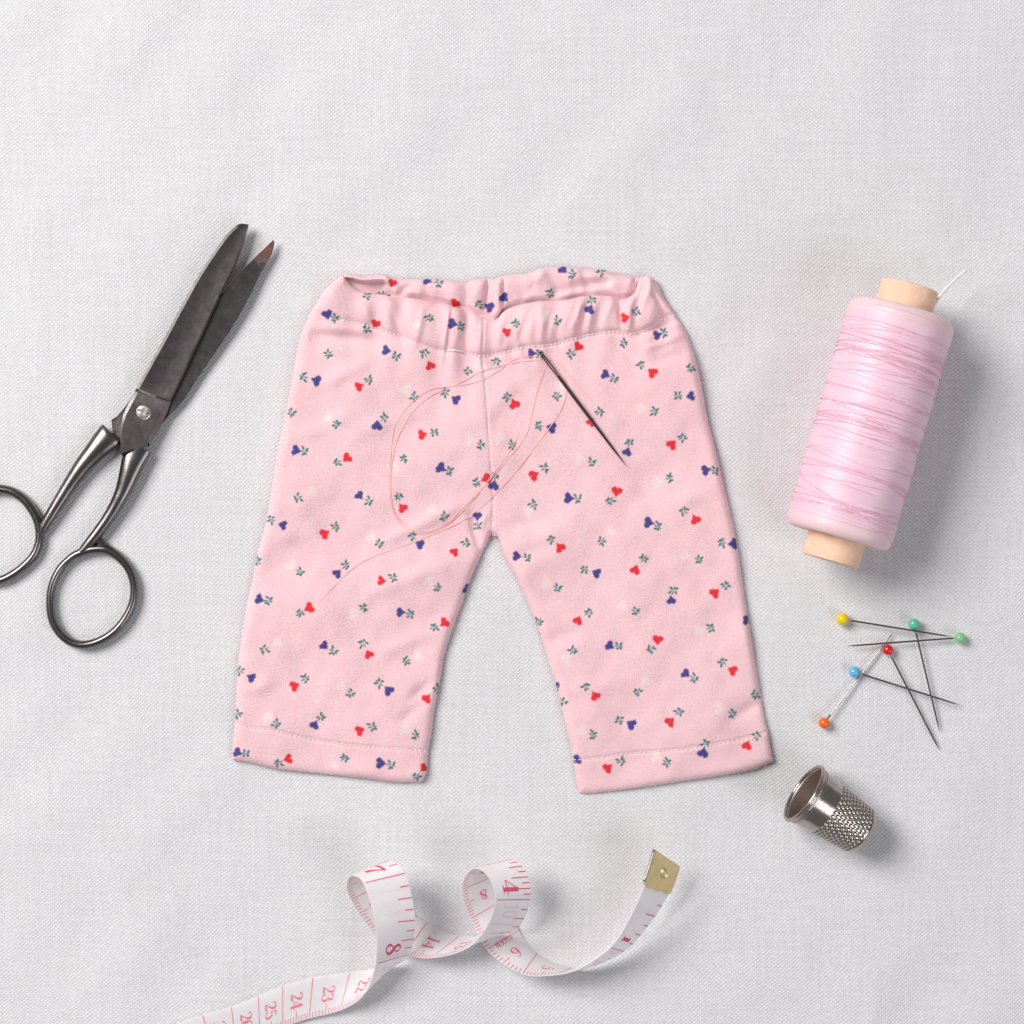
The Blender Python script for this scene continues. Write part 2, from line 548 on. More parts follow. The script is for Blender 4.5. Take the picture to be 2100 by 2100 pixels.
# creases: x0,y0,x1,y1, half width, height
CREASES = [(645, 690, 800, 700, 13, -7), (640, 668, 760, 678, 12, 4),
           (800, 640, 830, 700, 9, -4), (868, 630, 852, 705, 9, 5), (745, 625, 760, 660, 10, 3),
           (985, 1128, 966, 1056, 9, -8), (962, 1030, 780, 1112, 15, 6), (930, 1150, 760, 1214, 18, 5), (900, 1290, 770, 1345, 18, 5),
           (885, 1400, 835, 1440, 12, -5), (1000, 1050, 980, 1092, 8, 4), (1030, 1085, 1130, 1060, 16, -4), (1042, 1150, 1150, 1110, 16, -4),
           (1005, 735, 1080, 800, 14, -4), (1300, 690, 1392, 655, 8, -8), (1325, 715, 1405, 685, 9, 5), (1330, 745, 1415, 720, 12, -4),
           (1087, 635, 1060, 705, 8, -5), (1270, 620, 1277, 672, 7, -6), (1110, 622, 1112, 695, 9, 5),
           (1215, 610, 1208, 680, 9, 5), (1290, 618, 1292, 672, 7, 4), (1305, 572, 1300, 606, 5, -10), (1338, 600, 1356, 625, 5, -6),
           (1350, 628, 1380, 660, 6, -5), (1040, 660, 1030, 715, 9, -5), (960, 650, 955, 720, 8, -3), (1250, 690, 1310, 745, 14, -5),
           (640, 800, 760, 740, 16, 4), (600, 900, 720, 860, 18, 3), (560, 1110, 640, 1090, 18, 3), (1470, 1000, 1380, 1040, 18, 3),
           (1110, 1320, 1200, 1290, 16, -4), (1140, 1420, 1260, 1400, 18, 3), (1560, 1440, 1500, 1475, 14, -5), (700, 900, 860, 840, 20, 3),
           (1180, 900, 1320, 960, 22, 3), (820, 1480, 870, 1440, 12, -4), (500, 1420, 560, 1400, 14, 3), (1075, 770, 1000, 850, 16, 3)]


# folds with one steep flank: x0,y0,x1,y1, height, soft side, steep side
FOLDS = [(921, 626, 906, 742, 10, 30, 5), (1188, 612, 1182, 672, 6, 26, 7), (1300, 600, 1290, 668, 5, 20, 6), (838, 614, 842, 690, 3, 30, 9),
         (1092, 628, 1075, 704, 4, 24, 9)]


def trouser_z(px, py):
    px = np.asarray(px, float).ravel(); py = np.asarray(py, float).ravel()
    pts = np.stack([px, py], 1)
    d1 = seg_dist(pts, SIDES[0][::2]); d2 = seg_dist(pts, SIDES[1][::2])
    dst = seg_dist(pts, STW[::2]); dseam = seg_dist(pts, SEAM_S[::2])
    band_y = np.interp(px, STW[:, 0], STW[:, 1])
    top = np.vstack([TOP_L, TOP_R[1:]])[:, :]
    below = np.clip(py - band_y, 0, None)
    above = py < band_y
    h = 21.0 + 4.3 * wob(px, py, PW) + 0.8 * wob(px, py, PW2)
    h = h + 5.0 * np.exp(-((py - 760) / 200.0) ** 2)
    # gathers run down from the elastic
    g = wob(px, py * 0.25, GATHER)
    h = h + g * np.where(above, 4.6, 5.0 * np.exp(-below / 60.0))
    gm = (0.15 + 0.85 * np.clip((px - 860) / 120, 0, 1)) * (0.6 + 0.4 * np.sin(px * 0.021 + py * 0.03 + 1.0))
    h = h + gm * wob(px + 9 * np.sin(py * 0.05 + px * 0.01), py * 0.5, GATHER2) * np.where(above, 2.3, 2.3 * np.exp(-below / 18.0))
    # elastic casing bulges between fold and stitching
    t = d2 / (d2 + dst + 1e-6)
    h = h + np.where(above, 11.0 * np.sin(math.pi * np.clip(t, 0, 1)) ** 0.8, 0)
    for x0, y0, x1, y1, amp, wide, narrow in FOLDS:
        dxl, dyl = x1 - x0, y1 - y0; Ls = math.hypot(dxl, dyl)
        tt = ((px - x0) * dxl + (py - y0) * dyl) / Ls ** 2
        sd = ((px - x0) * dyl - (py - y0) * dxl) / Ls       # positive on the viewer's right for a downward line
        sd = -sd if dyl < 0 else sd
        fade = np.clip((tt + 0.08) / 0.25, 0, 1) * np.clip((1.25 - tt) / 0.6, 0, 1)
        h = h + amp * fade * np.where(sd > 0, np.exp(-(sd / narrow) ** 2), np.exp(-np.abs(sd) / wide))
    for x0, y0, x1, y1, sg, am in CREASES:
        m = (np.abs(px - (x0 + x1) / 2) < abs(x1 - x0) / 2 + 4 * sg) & (np.abs(py - (y0 + y1) / 2) < abs(y1 - y0) / 2 + 4 * sg)
        if m.any():
            q = pts[m]; dl = np.array([x1 - x0, y1 - y0], float); tt = np.clip(((q - (x0, y0)) @ dl) / (dl @ dl), 0, 1)
            d = np.linalg.norm(q - (x0, y0) - tt[:, None] * dl, axis=1)
            h[m] += 1.4 * am * np.sin(math.pi * (0.1 + 0.8 * tt)) ** 0.8 * np.exp(-(d / sg) ** 2)
    h = h - 3.0 * np.exp(-(dst / 6.0) ** 2) - 2.2 * np.exp(-(dseam / 3.2) ** 2)
    for st in (STH_L, STH_R):
        dd = seg_dist(pts, st)
        h = h - 2.6 * np.exp(-(dd / 3.5) ** 2)
    hem = np.clip((py - 1490) / 60.0, 0, 1)
    h = h - 3.0 * hem
    r = 24.0
    k1 = np.clip(d1 / r, 0, 1); e1 = (1 - (1 - k1) ** 3.2) ** 0.55
    k2 = np.clip(d2 / 14.0, 0, 1); e2 = np.sqrt(1 - (1 - k2) ** 2)
    return 1.0 + h * np.minimum(e1, 0.60 + 0.40 * e2)


# --- printed motifs: (colour, head x, head y, sprig x, sprig y) per measured sheet
N = None
SHEET = {
    (450, 520, 3.864): [
        ('B', 855, 485, 905, 510), ('R', 1238, 560, 1175, 595), ('W', 1585, 570, 1660, 515), ('B', 1850, 555, 1905, 575), ('W', 955, 735, 870, 790),
        ('B', 1325, 768, 1395, 810), ('R', 1670, 885, 1630, 795), ('B', 765, 1005, 675, 978), ('R', 1110, 1052, 1180, 1005), ('W', 1480, 1080, 1540, 1130),
        ('B', 1870, 1155, 1795, 1105), ('N', 500, 1200, 565, 1255), ('W', 865, 1300, 920, 1345), ('B', 1250, 1360, 1300, 1305), ('R', 1610, 1435, 1695, 1420),
        ('B', 610, 1560, 665, 1565), ('R', 1008, 1622, 940, 1650), ('W', 1385, 1680, 1455, 1630), ('B', 1758, 1700, 1812, 1720), ('N', 1100, 280, 1165, 325)],
    (950, 520, 3.864): [
        ('R', 350, 620, 415, 560), ('W', 665, 495, 740, 530), ('B', 1003, 440, 1020, 380), ('R', 1285, 508, 1360, 465), ('B', 1540, 645, 1585, 630),
        ('R', 910, 740, 860, 790), ('N', 1200, 660, 1265, 705), ('B', 545, 790, 600, 800), ('W', 200, 925, 255, 860), ('W', 110, 885, 45, 930),
        ('B', 1130, 960, 1190, 990), ('R', 1497, 940, 1415, 885), ('N', 1900, 840, 1810, 905), ('B', 1800, 1130, 1710, 1125), ('R', 405, 1190, 350, 1140),
        ('W', 790, 1050, 745, 1120), ('W', 1415, 1225, 1505, 1250), ('R', 1015, 1335, 1075, 1260), ('B', 697, 1380, 605, 1365), ('W', 290, 1465, 380, 1515),
        ('W', 60, 1470, 135, 1515), ('B', 1300, 1570, 1315, 1505), ('R', 1655, 1510, 1730, 1460), ('R', 562, 1755, 640, 1705), ('W', 925, 1630, 1010, 1655),
        ('B', 1925, 1715, 1985, 1720), ('W', 1550, 1810, 1630, 1780), ('R', 180, 1785, 110, 1815), ('B', 243, 1835, 250, 1775)],
    (450, 1000, 2.9727): [
        ('W', 560, 25, 485, 60), ('B', 855, 50, 905, 80), ('R', 1115, 122, 1095, 60), ('W', 1300, 135, 1365, 175), ('B', 385, 228, 320, 195),
        ('R', 643, 280, 705, 243), ('W', 925, 300, 970, 335), ('B', 1220, 345, 1180, 300), ('R', 1435, 390, 1500, 340), ('N', 160, 400, 225, 445),
        ('W', 435, 480, 485, 512), ('B', 720, 522, 765, 480), ('R', 990, 568, 1055, 548), ('W', 1275, 570, 1325, 608), ('B', 1515, 620, 1560, 650),
        ('B', 245, 682, 290, 690), ('R', 545, 735, 495, 762), ('W', 825, 765, 875, 735), ('B', 1105, 760, 1155, 770), ('R', 1370, 825, 1315, 850),
        ('W', 350, 945, 280, 985), ('B', 640, 965, 690, 995), ('R', 910, 1015, 878, 955), ('W', 1205, 1030, 1145, 1055), ('B', 192, 1158, 130, 1120),
        ('R', 460, 1208, 517, 1168), ('W', 745, 1210, 795, 1250), ('B', 1030, 1235, 980, 1195), ('R', 1265, 1283, 1322, 1230), ('N', 50, 1340, 105, 1380),
        ('W', 298, 1400, 342, 1435), ('B', 580, 1445, 615, 1405), ('R', 858, 1480, 925, 1460), ('W', 1135, 1480, 1190, 1507), ('B', 112, 1615, 153, 1620),
        ('R', 417, 1655, 365, 1675), ('W', 710, 1695, 758, 1652), ('B', 985, 1680, 1040, 1690), ('R', 1245, 1710, 1205, 1755), ('B', 1573, 175, 1572, 228)],
    (950, 1000, 2.9723): [
        ('B', 645, 65, 692, 65), ('R', 935, 25, 898, 75), ('W', 395, 145, 425, 108), ('R', 1415, 193, 1350, 145), ('B', 1132, 213, 1180, 235),
        ('W', 890, 265, 848, 322), ('R', 590, 363, 540, 318), ('B', 328, 418, 385, 425), ('B', 1645, 343, 1582, 335), ('W', 1360, 415, 1430, 437),
        ('B', 810, 520, 745, 500), ('R', 1050, 500, 1097, 437), ('W', 510, 585, 570, 610), ('B', 1268, 685, 1280, 632), ('R', 1535, 640, 1595, 597),
        ('W', 975, 725, 1045, 752), ('R', 700, 808, 760, 765), ('B', 440, 880, 458, 825), ('B', 1730, 808, 1790, 815), ('W', 1437, 870, 1502, 857),
        ('B', 895, 965, 942, 965), ('R', 1185, 930, 1150, 980), ('W', 628, 1040, 665, 1000), ('R', 1640, 1113, 1585, 1065), ('B', 1358, 1135, 1402, 1160),
        ('W', 1108, 1178, 1065, 1238), ('R', 803, 1268, 752, 1218), ('B', 556, 1215, 500, 1200), ('N', 560, 1260, 605, 1300), ('N', 1840, 1220, 1785, 1260),
        ('B', 1022, 1442, 957, 1420), ('R', 1262, 1425, 1310, 1370), ('W', 1565, 1345, 1633, 1375), ('W', 725, 1480, 785, 1507), ('R', 1730, 1570, 1785, 1518),
        ('B', 1463, 1615, 1475, 1565), ('W', 1180, 1640, 1235, 1672), ('B', 690, 1660, 640, 1680), ('R', 883, 1708, 955, 1670)]}
BACK_SHEET = [('R', 805, 581, 790, 604), ('B', 877, 575, 898, 580), ('R', 933, 623, 918, 640), ('B', 1003, 629, 984, 624), ('B', 1034, 611, 1050, 640),
              ('B', 1155, 553, 1172, 562), ('W', 1250, 575, 1234, 559), ('W', 1106, 612, 1126, 603), ('N', 760, 590, 775, 607)]
MOTIFS = [(c, ox + a / s, oy + b / s, ox + e / s, oy + f / s) for (ox, oy, s), L in SHEET.items() for c, a, b, e, f in L]
PINK = np.array(srgb(252, 209, 215)[:3])
INK = {'B': np.array(srgb(50, 60, 140)[:3]), 'R': np.array(srgb(235, 26, 44)[:3]), 'W': np.array(srgb(246, 234, 230)[:3])}
TEAL = np.array(srgb(0, 128, 126)[:3])


def print_colors(pts, motifs, seed=3):
    g = np.random.default_rng(seed)
    px, py = pts[:, 0], pts[:, 1]
    col = np.tile(PINK, (len(pts), 1))
    tone = 1.0 + 0.025 * wob(px, py, make_waves(6, 40, 260, 31))
    col = np.clip(col * tone[:, None], 0, 1)
    weave = 0.5 + 0.5 * np.sin(px * 1.1 + py * 0.9 + 2 * np.sin(px * 0.13)) * np.sin(px * 0.7 - py * 1.2)
    for c, hx, hy, sx, sy in motifs:
        ph = g.uniform(0, 6.28, 8); rr = g.uniform(0.92, 1.1); jit = g.normal(0, 0.25)
        m = np.nonzero((np.abs(px - (hx + sx) / 2) < 42) & (np.abs(py - (hy + sy) / 2) < 42))[0]
        lv = [(g.uniform(-1, 1), g.uniform(0.8, 1.2), g.uniform(-0.4, 0.4)) for _ in range(6)]
        if not len(m):
            continue
        x = px[m]; y = py[m]
        ang = math.atan2(hy - sy, hx - sx)
        if c != 'N':
            r = (11.4 if c == 'W' else 10.6) * rr
            a = ang + jit
            ux, uy = math.cos(a), math.sin(a)             # from tip (sprig side) to the lobes
            Yl = ((x - hx) * ux + (y - hy) * uy) / r
            Xl = (-(x - hx) * uy + (y - hy) * ux) / r
            th = np.arctan2(Yl, Xl)
            dc = np.minimum(np.hypot(Xl - .44, Yl - .30), np.hypot(Xl + .44, Yl - .30)) - .56
            dt = np.maximum(Yl - .42, (np.abs(Xl) - (Yl + 1.0) * .80) * .75)
            d = np.minimum(dc, dt)
            d = d + .03 * np.sin(4 * th + ph[0]) + .025 * np.sin(9 * th + ph[1]) + .05 * np.sin(x * .9 + ph[2]) * np.sin(y * .9 + ph[3])
            cov = np.clip(.5 - d * r / (6.0 if c == 'W' else 2.2), 0, 1)
            ink = INK[c]
            dens = {'B': 0.97, 'R': 0.97, 'W': 0.62}[c] * (1 - 0.12 * weave[m] * (0.4 + 0.6 * np.clip(d + .6, 0, 1)))
            k = (cov * dens)[:, None]
            col[m] = col[m] * (1 - k) + ink * k
        # sprig: stem and short leaf dashes
        ux, uy = math.cos(ang), math.sin(ang)
        dashes = [(2.5, 0, 0.05, 5.0, 1.6)]
        for k, (o_, ln, tw) in enumerate(lv[:4]):
            along = (-6.0, -5.5, 2.0, 0.5)[k] + o_ * 1.8
            side = (4.6, -5.0, 6.0, -6.2)[k] * ln
            dashes.append((along, side, (2.3, -2.3, 0.75, -0.75)[k] + tw, (4.7, 3.9, 4.4, 3.8)[k] * ln, 2.5))
        dashes.append((-7.5 + lv[4][0], lv[4][2] * 3, 0.1, 3.2, 1.7))
        for q, (al, sd, tw, L, w) in enumerate(dashes):
            cx = sx + ux * al - uy * sd; cy = sy + uy * al + ux * sd
            a2 = ang + tw
            e = (x - cx) * math.cos(a2) + (y - cy) * math.sin(a2)
            f = -(x - cx) * math.sin(a2) + (y - cy) * math.cos(a2)
            d = (np.hypot(e / L, f / w) - 1) * w
            cov = np.clip(.5 - d / 1.3, 0, 1) * (0.98 if q else 0.92) * (1 - 0.12 * weave[m])
            col[m] = col[m] * (1 - cov[:, None]) + TEAL * cov[:, None]
    return col


def coons(top, bottom, left, right, nu, nv):
    T = resample(smooth(top), nu); B = resample(smooth(bottom), nu)
    L = resample(smooth(left), nv); R = resample(smooth(right), nv)
    u = np.linspace(0, 1, nu)[None, :, None]; v = np.linspace(0, 1, nv)[:, None, None]
    p = ((1 - v) * T[None] + v * B[None] + (1 - u) * L[:, None] + u * R[:, None]
         - ((1 - u) * (1 - v) * T[0] + u * (1 - v) * T[-1] + (1 - u) * v * B[0] + u * v * B[-1]))
    return p.reshape(-1, 2)


def set_print(o, cols):
    at = o.data.attributes.new('print', 'FLOAT_COLOR', 'POINT')
    at.data.foreach_set('color', np.c_[cols, np.ones(len(cols))].astype(np.float32).ravel())


def cloth_patch(name, top, bottom, left, right, nu, nv, parent, label=None):
    p = coons(top, bottom, left, right, nu, nv)
    z = trouser_z(p[:, 0], p[:, 1])
    o = part(name, P(p[:, 0], p[:, 1], z), grid_faces(nu, nv, flip=True), M['flannel'], parent)
    set_print(o, print_colors(p, MOTIFS))
    if label:
        o['label'] = label
    return o


def stitches(curve, n_len, zf, rad, jitter=0.5, seed=1, skip=()):
    g = np.random.default_rng(seed)
    c = smooth(curve)
    L = np.linalg.norm(np.diff(c, axis=0), axis=1).sum()
    n = int(L / n_len)
    c = resample(c, n * 4 + 1)
    out = []
    for i in range(n):
        f = i / n
        if any(a < f < b for a, b in skip):
            continue
        a = c[i * 4]; b = c[i * 4 + 3]
        d = (b - a) / (np.linalg.norm(b - a) + 1e-9); nrm = np.array([-d[1], d[0]])
        a = a + nrm * g.normal() * jitter; b = b + nrm * (g.normal() * jitter + 0.8)
        t = np.linspace(0, 1, 5)
        q = a + (b - a) * t[:, None]
        z = zf(q[:, 0], q[:, 1]).mean() + np.array([-0.3, 1.4, 1.9, 1.4, -0.3])
        out.append(tube(P(q[:, 0], q[:, 1], z), rad * S * np.array([.5, 1, 1.1, 1, .5]), 5))
    return merge(out)


def build_trousers():
    root = thing('doll_trousers', 'small pink flannel doll trousers printed with red, blue and white hearts', 'trousers', P(1030, 1100, 0))
    oL1, rest = split_at(OUT_L, (641, 634)); oL2, oL3 = split_at(rest, (482, 1482))
    sm1, sm2 = split_at(SEAM, (989, 730))
    iL1, iL2 = split_at(IN_L, (878, 1540))
    iR1, iR2 = split_at(IN_R, (1176, 1558))
    oR1, rest = split_at(OUT_R, (1386, 646)); oR2, oR3 = split_at(rest, (1576, 1501))
    cloth_patch('waistband', TOP_L, STW_L, oL1, sm1, 250, 66, root, 'gathered elastic front waistband, half beside the scissors')
    cloth_patch('waistband', TOP_R, STW_R, sm1, oR1, 270, 66, root, 'gathered elastic front waistband, half beside the spool')
    l1 = cloth_patch('trouser_leg', STW_L, STH_L, oL2, sm2 + iL1[1:], 270, 520, root)
    l2 = cloth_patch('trouser_leg', STW_R, STH_R, sm2 + iR1[1:], oR2, 280, 530, root)
    h1 = cloth_patch('hem', STH_L, HEM_L, oL3, iL2, 260, 52, l1)
    h2 = cloth_patch('hem', STH_R, HEM_R, iR2, oR3, 270, 52, l2)
    # back layer lying on the cloth, seen in the leg openings and under the edges
    for q in ((TOP_L, HEM_L, OUT_L, SEAM + IN_L[1:]), (TOP_R, HEM_R, SEAM + IN_R[1:], OUT_R)):
        p = coons(*q, 60, 120)
        ctr = p.mean(0)
        p = p + (ctr - p) * 0.004
        o = part('back_panel', P(p[:, 0], p[:, 1], 1.2 + 0 * p[:, 0]), grid_faces(60, 120, flip=True), M['flannel'], root)
        set_print(o, np.tile(PINK, (len(p), 1)))
    # back of the waistband, showing behind the front edge
    bt = [(700, 566), (708, 561), (726, 562), (747, 565), (776, 563), (792, 564), (805, 569), (846, 572), (908, 573), (945, 577), (960, 578), (977, 573), (999, 570), (1016, 571),
          (1027, 567), (1057, 562), (1087, 559), (1105, 551), (1128, 547), (1159, 547), (1194, 549), (1228, 552), (1262, 560), (1296, 566), (1316, 570)]
    bb = [(700, 600), (760, 640), (850, 660), (990, 690), (1100, 660), (1230, 650), (1318, 630)]
    nu, nv = 380, 80
    p = coons(bt, bb, [bt[0], bb[0]], [bt[-1], bb[-1]], nu, nv)
    d = seg_dist(p, smooth(bt))
    x, y = p[:, 0], p[:, 1]
    k = np.clip(d / 15.0, 0, 1)
    h = 27 + 3 * wob(x, y * 0.3, GATHER) + 1.2 * wob(x, y, PW2)
    h = h - 11 * np.clip((d - 22) / 60, 0, 1)
    h = h + 0.9 * wob(x + 7 * np.sin(y * .06), y * 0.5, GATHER2)
    lf = np.clip((812 - x) / 30, 0, 1) * np.clip((x - 706) / 12, 0, 1); h = h + lf * (7 - 34 * np.clip((d - 9) / 9, 0, 1))
    for x0, y0, x1, y1, sg, am in ((838, 588, 812, 612, 9, -8), (1020, 575, 1022, 645, 9, 8), (1001, 574, 994, 630, 5, -10), (982, 580, 975, 640, 9, 5),
                                   (1034, 575, 1030, 640, 4, -6), (1110, 560, 1080, 612, 11, 6), (1070, 620, 1095, 585, 9, -6), (1145, 598, 1245, 578, 11, -8),
                                   (1170, 570, 1250, 562, 9, 4), (1303, 575, 1296, 612, 7, -12), (795, 566, 793, 605, 6, 5), (900, 590, 960, 610, 12, 4), (870, 610, 910, 625, 9, -5)):
        dd = seg_dist(p, [(x0, y0), (x1, y1)])
        h = h + am * np.exp(-(dd / sg) ** 2)
    z = 1.0 + np.maximum(h, 1.5) * np.sqrt(1 - (1 - k) ** 2)
    # stay underneath the front layer
    inside = y > np.interp(x, np.vstack([TOP_L, TOP_R])[:, 0], np.vstack([TOP_L, TOP_R])[:, 1]) - 1
    ty = np.interp(x, np.vstack([TOP_L, TOP_R])[:, 0], np.vstack([TOP_L, TOP_R])[:, 1])
    lf2 = np.clip((812 - x) / 30, 0, 1)
    lowr = 11.5 - 10.0 * lf2
    ww = np.clip((ty - y) / (15.0 + 12.0 * lf2), 0, 1); ww = ww * ww * (3 - 2 * ww)
    z = np.where(inside, np.minimum(z, lowr), lowr + (z - lowr) * np.where(d < 8, 1.0, ww))
    z = np.minimum(z, 1.0 + 36 * np.sqrt(1 - (1 - k) ** 2))
    o = part('back_waistband', P(x, y, z), grid_faces(nu, nv, flip=True), M['flannel'], root)
    o['label'] = 'back of the gathered waistband behind the front edge'
    set_print(o, print_colors(p, BACK_SHEET, 9))
    # stitching
    st = [stitches(STW_R, 8.6, trouser_z, 1.6, 0.35, 1), stitches(STW_L, 8.2, trouser_z, 1.45, 0.4, 2, skip=((0.0, 0.18), (0.5, 0.76))),
          stitches(STH_L, 9.5, trouser_z, 1.25, 0.4, 3), stitches(STH_R, 9.5, trouser_z, 1.15, 0.4, 4)]
    kq = np.array([(918, 719), (926, 718), (936, 719), (946, 720), (954, 723)], float)
    for i in range(4):       # knotted end of the waist stitching
        a, b = kq[i], kq[i + 1]
        q = a + (b - a) * np.linspace(0, 1, 5)[:, None]
        z = trouser_z(q[:, 0], q[:, 1]) + 1.5
        st.append(tube(P(q[:, 0], q[:, 1], z), S * (3.0, 2.6, 2.2, 1.8)[i] * np.array([.6, 1, 1.1, 1, .6]), 6))
    v, f = merge(st)
    s = part('stitching', v, f, M['stitch'], root)
    s['kind'] = 'stuff'
    # nap: short fibres standing off the edges
    g = np.random.default_rng(5)
    oc = resample(np.vstack([OUTLINE, OUTLINE[:1]]), 3600)
    dirv = np.gradient(oc, axis=0); dirv /= np.linalg.norm(dirv, axis=1)[:, None] + 1e-9
    nrm = np.stack([-dirv[:, 1], dirv[:, 0]], 1)
    V = []; F = []
    for i in range(0, len(oc), 4):
        b = oc[i] + g.normal(0, 1.0, 2)
        sgn = 1 if g.random() < 0.5 else -1
        tip = b + nrm[i] * sgn * g.uniform(1.5, 5.0) + dirv[i] * g.normal(0, 4)
        z0 = g.uniform(3, 18); w = g.uniform(0.25, 0.5)
        mid = (b + tip) / 2 + g.normal(0, 1.0, 2)
        k = len(V)
        for (q, ww, zz) in ((b, w, z0), (mid, w * 0.8, z0 + 1.5), (tip, w * 0.3, z0 + g.normal(0, 2))):
            V.append(P(q[0] - dirv[i, 0] * ww, q[1] - dirv[i, 1] * ww, zz)); V.append(P(q[0] + dirv[i, 0] * ww, q[1] + dirv[i, 1] * ww, zz))
        F += [[k, k + 1, k + 3, k + 2], [k + 2, k + 3, k + 5, k + 4]]
    fz = part('fuzz', np.array(V), F, M['fuzz'], root)
    fz['kind'] = 'stuff'


build_trousers()


# ------------------------------------------------------------------ scissors
P_layout = P


def build_scissors():
    P = lambda x, y, z=0.0: P_layout(x, y, np.asarray(z, float) * 0.74)      # thin steel, lying close to the cloth
    q1 = lambda x, y: (x / 3.22, 420 + y / 3.22)
    q2 = lambda x, y: (x / 3.22, 800 + y / 3.22)
    root = thing('scissors', 'old dark steel scissors lying slightly open with a rusty blade tip', 'scissors', P(260, 880, 0))

    def half(label):
        e = bpy.data.objects.new('scissor_half', None); e.empty_display_size = 0.01
        C.objects.link(e); e.parent = root; e['label'] = label
        return e
    A = half('upper half with the broad round-ended blade and the whole finger ring')
    B = half('lower half with the pointed rusty blade')

    def loft(stations, n_face):
        """stations: list of profiles (each a list of (x, y, z) in layout units, same count), closed profile"""
        st = np.array(stations, float)
        m = st.shape[1]
        v = P(st[..., 0], st[..., 1], st[..., 2]).reshape(-1, 3)
        f = grid_faces(m, len(st), wrap_u=True).tolist()
        f.append(list(range(m))[::-1]); f.append(list(range((len(st) - 1) * m, len(st) * m)))
        return v, f

    # --- upper blade: stations O (outer edge), E (cutting edge)
    st = [((1598, 123), (1642, 130)), ((1575, 129), (1640, 148)), ((1545, 147), (1627, 192)), ((1480, 215), (1600, 285)), ((1395, 335), (1548, 420)), ((1300, 482), (1468, 580)),
          ((1190, 680), (1373, 787)), ((1100, 850), (1290, 960)), ((1000, 1030), (1203, 1145)), ((925, 1165), (1150, 1252)), ((900, 1212), (1128, 1298))]
    O = catmull([a for a, b in st], 6); E = catmull([b for a, b in st], 6)
    prof = []
    n = len(O)
    for i in range(n):
        o = np.array(q1(*O[i])); e = np.array(q1(*E[i]))
        w = np.linalg.norm(e - o); d = (e - o) / w
        k = i / (n - 1)
        b1 = min(5.8, w * .2); b2 = min(4.5, w * .12)
        hz = 36 + 6 * k
        pts = [(o, 27), (o, hz - 0.72 * b1), (o + d * b1, hz)]
        dip = 2.0 * min(1, k * 5) * (0.35 + 0.65 * k)
        if k > 0.93: dip *= (1 - k) / 0.07
        for f_ in (.2, .4, .6, .8):
            q = o + d * (b1 + (w - b1 - b2) * f_)
            pts.append((q, hz - dip * math.sin(math.pi * f_) - 2.0 * f_))
        pts += [(e - d * b2, hz - 2.2), (e, 29), (e, 26.5)]
        prof.append([(p_[0], p_[1], z) for p_, z in pts])
    v, f = loft(prof, 0)
    part('blade', v, f, M['steel'], A, sharp=14)
    # ricasso block with the screw
    R_st = [((890, 1232), (1128, 1302)), ((872, 1268), (1116, 1332)), ((845, 1320), (1098, 1384)), ((812, 1390), (1072, 1440)), ((797, 1460), (1046, 1492)), ((794, 1530), (1020, 1540)),
            ((797, 1600), (1000, 1575)), ((799, 1652), (988, 1588))]
    prof = []
    for i, (o, e) in enumerate(R_st):
        o = np.array(q1(*o)); e = np.array(q1(*e)); d = (e - o) / np.linalg.norm(e - o)
        b2 = (9, 12, 14, 15, 15, 14, 11, 7)[i]
        b1 = (7, 7, 6.5, 6, 4, 2.5, 2, 2)[i]
        z = 43.5 if 0 < i else 40
        pr = [(o, 24), (o, z - 0.62 * b1), (o + d * b1, z), ((o + d * b1 + e - d * b2) / 2, z), (e - d * b2 * .75, z), (e, 29), (e, 24)]
        prof.append([(a[0], a[1], zz) for a, zz in pr])
    v, f = loft(prof, 0)
    part('pivot_block', v, f, M['steel'], A, sharp=14)

    def shank(path, label_parent, name, sq, zc):
        c = catmull([q2(x, y) for x, y, w in path], 8)
        w = catmull([(wd, 0) for x, y, wd in path], 8)[:, 0] / 3.22 / 2
        zz = np.interp(np.linspace(0, 1, len(c)), [a for a, b in zc], [b for a, b in zc])
        ss = np.interp(np.linspace(0, 1, len(c)), [a for a, b in sq], [b for a, b in sq])
        v, f = tube(P(c[:, 0], c[:, 1], zz), w * S, 20, ss)
        return part(name, v, f, M['steel'], label_parent, sharp=50)

    shank([(922, 375, 168), (902, 415, 168), (886, 455, 160), (866, 515, 146), (842, 590, 128), (812, 670, 108), (768, 758, 92), (712, 850, 82), (655, 930, 78), (600, 1000, 74), (545, 1062, 60), (500, 1092, 44)],
          A, 'shank', [(0, .38), (.12, .44), (.25, .58), (.5, .85), (1, .9)], [(0, 29), (.3, 26), (.7, 19), (1, 15)])
    ring = catmull([q2(*p) for p in [(480, 1100), (398, 1180), (346, 1290), (332, 1400), (345, 1510), (392, 1600), (465, 1662), (555, 1682), (660, 1655), (758, 1592), (832, 1502), (878, 1400),
                                     (886, 1290), (856, 1190), (792, 1108), (712, 1056), (630, 1050), (550, 1068)]], 7, closed=True)
    wr = np.interp(np.linspace(0, 1, len(ring)), [0, .25, .5, .75, .85, .92, 1], [8.2, 8.8, 8.6, 8.8, 10.5, 9.5, 8.2])
    v, f = tube(P(ring[:, 0], ring[:, 1], 12 + 0 * ring[:, 0]), wr * S, 16, 1.25, closed=True)
    part('finger_ring', v, f, M['steel'], A)
    sp = catmull([q2(640, 985), q2(668, 1010), q2(690, 1035), q2(705, 1062)], 5)
    v, f = tube(P(sp[:, 0], sp[:, 1], 13 + 0 * sp[:, 0]), np.linspace(9, 7, len(sp)) * S, 12, 1.1)
    part('fillet', v, f, M['steel'], A)
